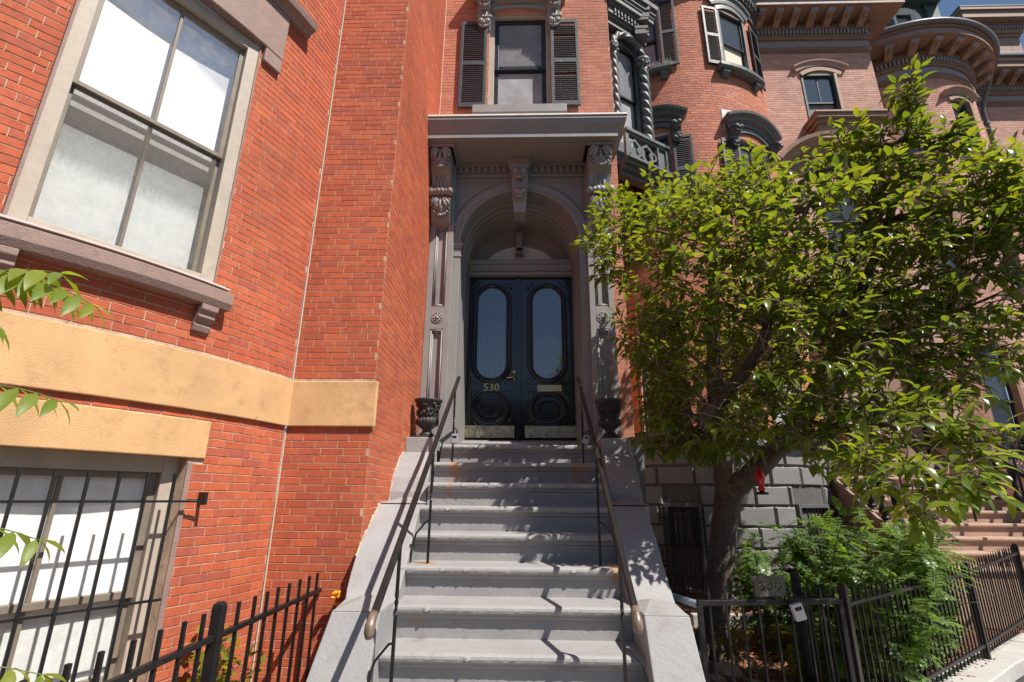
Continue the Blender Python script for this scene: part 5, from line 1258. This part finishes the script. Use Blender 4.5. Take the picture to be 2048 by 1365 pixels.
CL = [(1,4.9,4.64,0.23), (0.92,4.9,4.21,0.24), (0.75,4.8,4.25,0.17), (1.34,5,4.95,0.25), (1.55,4.9,4.45,0.35), (1.3,4.9,3.92,0.34), (1.92,4.9,4.88,0.3), (2,4.7,4.33,0.39), (2.33,4.7,4.93,0.29), (2.51,4.5,4.61,0.33), (2.76,4.4,4.95,0.28), (2.97,4.2,5.09,0.24), (3.12,4.3,4.82,0.32), (3.33,4.1,5.06,0.24), (3.28,4.1,4.61,0.32), (3.51,3.9,5.28,0.1), (3.52,3.85,5.52,0.09), (3.46,3.9,5,0.16), (3.61,3.9,4.73,0.25), (3.75,3.8,4.91,0.17), (3.82,3.8,4.49,0.24), (3.87,3.7,4.08,0.25), (4.08,3.7,4.32,0.17), (1.24,4.8,3.39,0.35), (1.65,4.6,3.68,0.44), (2.19,4.5,4.06,0.44), (2.66,4.4,4.33,0.44), (2.98,4.2,4.15,0.41), (3.3,4,4.18,0.4), (3.63,3.9,4.07,0.36), (3.84,3.8,3.77,0.31), (1.35,4.8,2.93,0.29), (1.77,4.7,3.15,0.39), (2.2,4.6,3.47,0.46), (2.6,4.4,3.69,0.44), (2.92,4.2,3.6,0.42), (3.3,4.1,3.65,0.41), (3.63,4,3.6,0.38), (3.89,3.9,3.37,0.33), (1.32,4.8,2.54,0.21), (1.76,4.8,2.68,0.33), (2.17,4.7,2.9,0.38), (2.56,4.5,3.09,0.44), (2.88,4.3,3.07,0.42), (3.19,4.1,3.14,0.38), (3.51,4,3.11,0.33), (3.78,3.9,2.95,0.28), (1.63,4.8,2.35,0.21), (1.96,4.7,2.38,0.25), (2.34,4.6,2.51,0.32), (2.63,4.4,2.56,0.3), (2.95,4.2,2.65,0.31), (3.17,4,2.69,0.26), (3.4,3.9,2.66,0.21), (2.37,4.2,2.16,0.18), (2.5,3.9,2.16,0.21), (2.6,3.6,2.2,0.19), (2.86,3.6,2.31,0.17), (2.21,3.4,1.92,0.14), (2.32,3.2,1.91,0.17), (2.43,3.1,1.85,0.15), (2.28,3.1,1.71,0.1), (2.75,3.3,2.04,0.13), (2.98,3.3,2.1,0.11), (4.2,3.6,3.93,0.35), (4.08,3.7,3.21,0.34), (4.41,3.5,3.52,0.37), (4.49,3.7,4.56,0.25), (3.82,3.7,2.58,0.22)]
TR = empty('cherry_tree', (2.05, 6.25, .1), 'leafy cherry tree with sawn limb in the mulch bed right of the steps', 'tree')
rt = random.Random(11)
m = MB(); m.tube([(2.0, 6.28, .02), (2.02, 6.26, .2), (2.06, 6.24, .45), (2.14, 6.18, .9), (2.22, 6.1, 1.4), (2.3, 6.02, 1.85), (2.36, 5.97, 2.05)], [.22, .175, .15, .142, .138, .145, .13], 16)
for k in range(7):
    t = k * .9 + .2; m.tube([(2.02 + .05 * math.cos(t), 6.26 + .05 * math.sin(t), .35), (2.02 + .22 * math.cos(t), 6.26 + .22 * math.sin(t), .12), (2.02 + .38 * math.cos(t), 6.26 + .38 * math.sin(t), .03)], [.09, .07, .03], 8)
tk = m.build('trunk', BARK, TR, smooth=True)
LIMBS = [([(2.26, 6.02, 1.75), (2.20, 5.85, 2.25), (2.12, 5.65, 2.8), (2.1, 5.5, 3.4), (2.16, 5.35, 4.2), (2.2, 5.25, 4.9), (2.24, 5.2, 5.15)], [.12, .105, .085, .07, .06, .052, .045]),
         ([(2.32, 6.0, 1.85), (2.5, 5.7, 2.05), (2.75, 5.35, 2.4), (3.02, 5.1, 2.8), (3.4, 4.95, 3.05), (3.9, 4.7, 3.4), (4.4, 4.4, 3.8)], [.13, .115, .095, .08, .065, .05, .03]),
         ([(2.19, 5.82, 2.3), (1.95, 5.3, 2.35), (1.72, 4.85, 2.42), (1.62, 4.68, 2.44)], [.08, .07, .066, .06]),
         ([(1.60, 4.66, 2.44), (1.74, 4.6, 2.56), (1.95, 4.5, 2.80), (2.1, 4.42, 3.02), (2.19, 4.38, 3.22)], [.062, .062, .058, .05, .046]),
         ([(2.19, 4.38, 3.22), (2.38, 4.3, 3.7), (2.6, 4.2, 4.3), (2.9, 4.1, 4.7)], [.03, .026, .02, .012]),
         ([(2.75, 5.35, 2.4), (2.9, 4.9, 2.9), (3.1, 4.5, 3.5), (3.35, 4.2, 4.2), (3.5, 3.95, 4.9), (3.52, 3.85, 5.5)], [.07, .06, .045, .032, .018, .006]),
         ([(2.5, 5.7, 2.05), (2.5, 5.0, 2.2), (2.52, 4.3, 2.3), (2.6, 3.7, 2.25), (2.45, 3.2, 1.95)], [.05, .04, .03, .02, .008])]
for pts, rs in LIMBS:
    q = [Vector(p) for p in pts]; fine = []; fr = []
    for i in range(len(q) - 1):
        for s in range(4):
            t = s / 4; fine.append(q[i].lerp(q[i + 1], t) + Vector((rt.uniform(-.008, .008), rt.uniform(-.008, .008), 0))); fr.append(rs[i] * (1 - t) + rs[i + 1] * t + rt.uniform(-.003, .003))
    fine.append(q[-1]); fr.append(rs[-1])
    m = MB(); m.tube(fine, [max(.004, x) for x in fr], 10); m.build('limb', BARK, TR, smooth=True)
m = MB(); m.lathe([(.0, 0), (.03, .002), (.055, -.002), (.074, -.012), (.07, -.03)], (1.585, 4.655, 2.435), 14, Matrix.Rotation(R_(-80), 3, 'Y')); m.build('sawn_end', BARK, TR, smooth=True)
LPTS = [Vector(p) for pts, rs in LIMBS for a, b in zip(pts, pts[1:]) for p in (a, tuple((Vector(a) + Vector(b)) / 2), b)]
tw = MB(); leaves = []
def shoot(p, d, L, nl, sz):
    """one twig from p along d with alternate hanging leaves"""
    d = d.normalized(); pts = []; q = p.copy(); v = d.copy(); n = 6
    for i in range(n + 1): pts.append(q.copy()); v = (v + Vector((rt.uniform(-.1, .1), rt.uniform(-.1, .1), -.05 + rt.uniform(-.06, .06)))).normalized(); q += v * (L / n)
    tw.tube(pts, [.0055 * (1 - .7 * i / n) + .001 for i in range(n + 1)], 5)
    ph = rt.uniform(0, 6.28)
    for k in range(nl):
        t = (k + .6) / nl * n; i = min(n - 1, int(t)); b = pts[i].lerp(pts[i + 1], t - i); ax = (pts[i + 1] - pts[i]).normalized()
        ph += 2.4 + rt.uniform(-.4, .4); s = ax.cross(Vector((0, 0, 1)));
        if s.length < .05: s = Vector((1, 0, 0))
        s.normalize(); w = ax.cross(s); side = s * math.cos(ph) + w * math.sin(ph) * .5
        dd = (side * .9 + ax * .55 + Vector((0, 0, -.38 + rt.uniform(-.3, .25)))).normalized()
        up = Vector((rt.uniform(-.35, .35), rt.uniform(-.35, .35) - .12, 1))
        S = sz * rt.uniform(.55, 1.25); leaves.append((b + dd * .015, basis(dd, up, S)))
    dd = (pts[-1] - pts[-2]).normalized(); leaves.append((pts[-1], basis(dd + Vector((0, 0, -.3)), Vector((0, 0, 1)), sz)))
CL = [c for c in CL if c[:2] not in ((4.08, 3.7), (3.82, 3.7))] + [(4.08, 3.7, 4.32, .17)]
C2 = []; SHOOTS = []
for i, (x, y, z, r) in enumerate(CL):
    if z > 4.4 and x > 2.5: C2.append((x, y, z - .12, r * .62)); continue
    if y > 4.3 and r > .2 and z > 2.4:
        k = .91
        if x > 1.36: C2.append((x * k, y * k, CAMZ + (z - CAMZ) * k, r * k))
        else: C2.append((x, y, z, r))
        k = 1.16
        if i % 2 == 0: C2.append((x * k, y * k, CAMZ + (z - CAMZ) * k, r * k * .9))
    elif r > .13: C2.append((x, y, z, r))
    else: C2.append((x, y, z, r))
C2 += [(3.6, 7.6, 4.0, .5), (4.2, 7.2, 4.7, .5), (3.4, 7.0, 4.3, .5), (4.6, 6.6, 4.8, .5), (5.2, 6.6, 4.9, .5), (4.0, 6.6, 4.3, .5), (3.0, 7.4, 3.8, .45), (5.0, 7.4, 4.9, .5), (2.7, 7.0, 3.6, .45), (4.4, 7.9, 4.2, .5), (3.9, 8.0, 3.6, .45),
       (1.28, 5.2, 2.32, .18), (1.5, 5.0, 2.36, .2), (1.4, 5.1, 2.7, .25), (1.72, 5.1, 2.3, .2), (2.0, 5.2, 2.35, .22)]
for a, b in (((3.52, 3.9, 4.72), (3.42, 3.75, 5.45)), ((3.77, 3.9, 4.63), (3.78, 3.75, 5.02)), ((3.92, 3.8, 4.37), (3.9, 3.7, 4.66)), ((4.02, 3.7, 4.2), (4.04, 3.65, 4.57)), ((3.26, 4.2, 4.86), (3.16, 4.1, 5.16)), ((3.05, 4.3, 4.88), (3.06, 4.2, 5.24)), ((.98, 4.9, 4.65), (.89, 4.8, 4.9)), ((1.43, 4.9, 4.7), (1.51, 4.8, 5.15)), ((1.86, 4.8, 4.73), (1.84, 4.7, 4.95)), ((2.22, 4.6, 4.63), (2.14, 4.5, 4.93)), ((2.56, 4.4, 4.7), (2.47, 4.3, 4.94))):
    SHOOTS.append((a, b))
for (x, y, z, r) in C2:
    c = Vector((x, y, z)); near = min(LPTS, key=lambda p: (p - c).length + (max(0, p.z - c.z) * .6))
    dist = (near - c).length
    br = bez(near, c, -.05 * dist, 8, .12, rt)
    big = MB(); big.tube(br, [.018 * (1 - i / 8) + .005 for i in range(9)], 6); big.build('branch', BARK, TR, smooth=True)
    depth = r * 1.35 + .12; n = int(10 + 92 * r * (.45 + r)) if r > .13 else int(7 + 40 * r)
    if x < 1.45 and y > 4.7: n = int(n * .8)
    for k in range(n):
        while True:
            u = Vector((rt.uniform(-1, 1), rt.uniform(-1, 1), rt.uniform(-1, 1)))
            if u.length < 1: break
        p = c + Vector((u.x * r, u.y * depth, u.z * r))
        out = Vector((u.x * .9, u.y * .7 - .15, u.z * .6 + .35)) + Vector((rt.uniform(-.5, .5), rt.uniform(-.5, .5), rt.uniform(-.3, .3)))
        L = rt.uniform(.12, .30) * min(1, .5 + r * 1.6); L = min(L, .09 + r * .8)
        shoot(p - out.normalized() * L * .6, out, L, max(4, int(L / .033)), .121)
for a, b in SHOOTS:
    a, b = Vector(a), Vector(b)
    for j in range(2 if (b - a).length > .3 else 1):
        d = b - a + Vector((rt.uniform(-.1, .1), rt.uniform(-.1, .1), 0)) * j; shoot(a, d + Vector((0, 0, .12)), (b - a).length * (1 - .3 * j), int((b - a).length / .03), .115)
LA, LB_ = Vector((1395, 832)), Vector((1532, 668))
def hides_limb(p):
    x, y, z = pix(p); v = Vector((x, y)); t = max(0, min(1, (v - LA).dot(LB_ - LA) / (LB_ - LA).length_squared)); return (v - LA.lerp(LB_, t)).length < 34 and z < 4.75
leaves = [l for l in leaves if not (hides_limb(l[0]) and rt.random() < .9)]
tw.build('twigs', TWIG, TR, kind='stuff')
leaves = [l for l in leaves if l[0].y > 2.6]
vis = sorted((i for i in range(len(leaves)) if inframe(leaves[i][0], -10)), key=lambda i: pix(leaves[i][0])[2])[:300]
vs = set(vis)
leaf_objects([leaves[i] for i in vis if i % 2], LEAF, TR, (TV, TF)); leaf_objects([leaves[i] for i in vis if not i % 2], LEAF, TR, (TV2, TF2))
rest = [l for i, l in enumerate(leaves) if i not in vs]
TVM = np.stack([TV, TV2])
leaves_object('crown', [(p, B, k % 2) for k, (p, B) in enumerate(rest)], LEAF, TR, (TVM, TF))
print('cherry leaves', len(leaves))

# pinnate shrub
def pinnate(base, d, L, npair, leaf, out, stem, r, droop=.5, tilt=.3, hang=0):
    d = d.normalized(); q = Vector(base); v = d.copy(); pts = [q.copy()]; n = npair
    for i in range(n): v = (v + Vector((0, 0, -droop / n))).normalized(); q = q + v * (L / n); pts.append(q.copy())
    stem.tube(pts, [.0035 * (1 - .7 * i / n) + .0006 for i in range(n + 1)], 4)
    for i in range(1, n + 1):
        ax = (pts[i] - pts[i - 1]).normalized(); s = ax.cross(Vector((0, 0, 1)))
        if s.length < .05: s = Vector((1, 0, 0))
        s.normalize(); up = s.cross(ax); sc = leaf * (.65 + .5 * math.sin(math.pi * (i + 1) / (n + 2)))
        for sg in (-1, 1): out.append((pts[i] + s * sg * .004, basis(s * sg + ax * .45 + up * r.uniform(-.25, .1) - Vector((0, 0, hang)), up + s * sg * -tilt + Vector((r.uniform(-.25, .25), r.uniform(-.25, .25), 0)), sc * r.uniform(.85, 1.12))))
    out.append((pts[-1], basis(pts[-1] - pts[-2], Vector((0, 0, 1)), leaf * .8)))
rs = random.Random(5)
SH = empty('pinnate_shrub', (3.4, 6.1, .1), 'arching green shrub with feathery leaves spilling over the picket fence', 'shrub')
st = MB(); lv = []
for k in range(110):
    a = rs.uniform(0, 6.28); q = rs.uniform(0, 1); b = Vector((2.75 + 1.9 * q + rs.uniform(-.1, .3), 4.95 + 1.45 * q + rs.uniform(.0, 1.3), .1)); 
    tip = Vector((b.x + rs.uniform(-.5, .75), b.y + rs.uniform(-.7, .35), rs.uniform(.4, 1.66)))
    if tip.x > .76 * tip.y: tip.x = .72 * tip.y
    if b.x > .72 * b.y: b.x = .68 * b.y
    if tip.x > 3.9: tip.z = min(tip.z, 1.35)
    if tip.x < 2.75: tip.z = min(tip.z, 1.15)
    pts = bez(b, tip, rs.uniform(.15, .5), 9, .1, rs); st.tube(pts, [.009 * (1 - .08 * i) for i in range(10)], 5)
    for i in range(2, 10):
        for _ in range(2):
            dd = Vector((rs.uniform(-1, 1), rs.uniform(-1.1, .5), rs.uniform(-.1, .75)));
            if pts[i].x > .75 * pts[i].y: continue
            pinnate(pts[i], dd, rs.uniform(.16, .27), rs.randint(6, 9), .055, lv, st, rs, .7)
for (x, y, z, dx, dy, dz) in ((4.3, 6.1, 1.15, 1, -.45, .15), (4.0, 5.85, 1.25, 1, -.4, .25), (4.5, 6.3, 1.1, 1, -.4, .1), (3.9, 5.75, 1.05, 1, -.5, .1), (4.1, 5.9, 1.2, 1, -.2, .05), (3.6, 5.5, 1.0, .7, -.7, -.1), (3.3, 5.2, .75, .5, -.6, -.1), (3.1, 5.1, .65, .6, -.5, -.3), (3.6, 5.6, 1.15, .9, -.6, 0), (4.2, 6.3, 1.2, .8, .1, .1), (3.0, 4.95, .55, .4, -.6, -.2), (3.8, 5.8, .8, .7, -.8, -.2), (4.2, 6.0, 1.0, .9, -.6, 0)):
    for j in range(3): pinnate((x + rs.uniform(-.15, .15), y + rs.uniform(-.1, .1), z + rs.uniform(-.1, .12)), Vector((dx, dy, dz)), rs.uniform(.36, .52), 12, .058, lv, st, rs, .55)
for k in range(46):
    b = Vector((rs.uniform(2.7, 3.6), rs.uniform(6.35, 7.1), .1)); tip = b + Vector((rs.uniform(-.35, .3), rs.uniform(-.35, .2), rs.uniform(.55, 1.3)))
    pts = bez(b, tip, rs.uniform(.1, .35), 8, .08, rs); st.tube(pts, [.008 * (1 - .1 * i) for i in range(9)], 5)
    for i in range(2, 9):
        for _ in range(2): pinnate(pts[i], Vector((rs.uniform(-1, 1), rs.uniform(-1, .5), rs.uniform(-.1, .7))), rs.uniform(.16, .28), rs.randint(6, 9), .058, lv, st, rs, .7)
for k in range(70):
    q = rs.uniform(.35, 1.05); b = Vector((2.43 + 2.47 * q - .614 * rs.uniform(.15, .6), 4.33 + 1.92 * q + .789 * rs.uniform(.15, .6), .1)); tip = b + Vector((rs.uniform(-.25, .3), rs.uniform(-.3, .2), rs.uniform(.3, .85)))
    pts = bez(b, tip, .15, 7, .06, rs); st.tube(pts, [.006 * (1 - .1 * i) for i in range(8)], 5)
    for i in range(2, 8):
        pinnate(pts[i], Vector((rs.uniform(-1, 1), rs.uniform(-1, .6), rs.uniform(-.1, .6))), rs.uniform(.16, .26), rs.randint(6, 8), .056, lv, st, rs, .7)
lv = [l for l in lv if (l[0].x - 2.43) * -.614 + (l[0].y - 4.33) * .789 > -.08 - .40 * (l[0].z > .72) - .12 * (l[0].x < 4.0) and l[0].x / l[0].y < .80 - .05 * (l[0].z < .9)]
st.build('stems', STEMG, SH, kind='stuff')
vi = sorted((i for i in range(len(lv)) if inframe(lv[i][0], -5)), key=lambda i: pix(lv[i][0])[2])[:300]; sv = set(vi)
leaf_objects([lv[i] for i in vi], LEAFP, SH, (TVs, TFs)); leaves_object('foliage', [l for i, l in enumerate(lv) if i not in sv], LEAFP, SH, (TVs, TFs))
print('shrub leaves', len(lv))

def small_plant(name, c, label, cat, mat, h, n, leaf, spread, seed, pin=False, group=None):
    r = random.Random(seed); e = empty(name, c, label, cat, group); s = MB(); L = []
    for k in range(n):
        b = Vector(c) + Vector((r.uniform(-.4, .4) * spread, r.uniform(-.4, .4) * spread, 0)); t = b + Vector((r.uniform(-1, 1) * spread, r.uniform(-1, .6) * spread, h * r.uniform(.5, 1.05))); p = bez(b, t, h * .15, 7, .04, r); s.tube(p, [.005 * (1 - .1 * i) for i in range(8)], 5)
        for i in range(2, 8):
            for j in range(3 if not pin else 1):
                d = Vector((r.uniform(-1, 1), r.uniform(-1, 1), r.uniform(-.4, .5)))
                if pin: pinnate(p[i], d, leaf * 4.5, 7, leaf, L, s, r, .6)
                else: L.append((p[i], basis(d, Vector((r.uniform(-.4, .4), r.uniform(-.4, .4), 1)), leaf * r.uniform(.7, 1.2))))
    s.build('stems', STEMG, e)
    near = sorted(range(len(L)), key=lambda i: pix(L[i][0])[2])[:120]; ns = set(near)
    leaf_objects([L[i] for i in near], mat, e, (TVs, TFs))
    rest = [l for i, l in enumerate(L) if i not in ns]
    if rest: leaves_object('foliage', rest, mat, e, (TVs, TFs))
    return e
small_plant('yellow_plant', (2.05, 5.7, .1), 'yellowing leafy plant beside the tree trunk in the mulch', 'plant', LEAFY, .62, 7, .075, .16, 1)
small_plant('yellow_plant', (2.62, 5.55, .1), 'yellow fern-like plant by the dividing fence', 'plant', LEAFY, .55, 6, .05, .12, 2, True)
small_plant('low_plant', (1.5, 5.6, .1), 'dark green seedling at the foot of the cheek wall', 'plant', LEAFA, .35, 4, .09, .1, 3)
small_plant('bushy_plant', (2.85, 5.1, .1), 'dense green plant just behind the gate post', 'plant', LEAFP, .7, 8, .05, .2, 9, True)
small_plant('fence_plant', (4.75, 6.75, .1), 'yellow green plant behind the middle post of the fence', 'plant', LEAFY, .5, 9, .06, .22, 10)
small_plant('weed', (-2.15, 4.05, .06), 'yellow green weed in front of the pier behind the side fence', 'weed', LEAFY, .80, 12, .085, .2, 4, False, 'weeds behind the side fence')
small_plant('weed', (-2.0, 3.55, .06), 'taller pale weed behind the middle pickets of the side fence', 'weed', LEAFY, .72, 9, .09, .18, 5, False, 'weeds behind the side fence')
small_plant('weed', (-2.0, 2.75, .06), 'low bright weed under the barred basement window', 'weed', LEAFA, .66, 8, .09, .2, 6, False, 'weeds behind the side fence')
for sx, sy, sd in ((5.0, 5.9, 1), (5.35, 6.15, 2)):
    small_plant('grass_tuft', (sx, sy, 0), 'small dry tuft in the pavement joint ' + ('nearest the fence foot' if sd == 1 else 'farther along the kerb'), 'grass tuft', LEAFY, .12, 6, .03, .05, 20 + sd)
# sapling at the left edge: ailanthus-like fronds close to the camera
r6 = random.Random(21)
SP = empty('sapling', (-2.15, 1.55, .06), 'bright green sapling with long feathery fronds at the left edge', 'sapling')
s = MB(); L = []
s.tube([(-2.15, 1.55, .06), (-2.12, 1.56, 1.0), (-2.1, 1.58, 1.9), (-2.06, 1.6, 2.5)], [.016, .013, .01, .006], 8)
for b, d, l, n, lf in (((-2.06, 1.6, 2.50), (1, .12, .10), .52, 9, .105), ((-2.05, 1.6, 2.45), (.8, .1, .42), .36, 6, .115), ((-2.05, 1.58, 2.40), (.8, -.1, -.1), .30, 6, .10), ((-2.1, 1.58, 2.05), (1, .05, .3), .56, 8, .10), ((-2.12, 1.57, 1.62), (1, .15, .3), .60, 8, .11), ((-2.13, 1.56, 1.20), (1, .35, .35), .66, 8, .09), ((-2.13, 1.56, 1.0), (1, .35, .3), .68, 9, .095)):
    pinnate(b, Vector(d), l, n, lf * 1.15, L, s, r6, .6, .1, .8)
s.build('stems', STEMG, SP); leaf_objects(L, LEAFA, SP, leaf_template(1, .36, 1.3, .25))
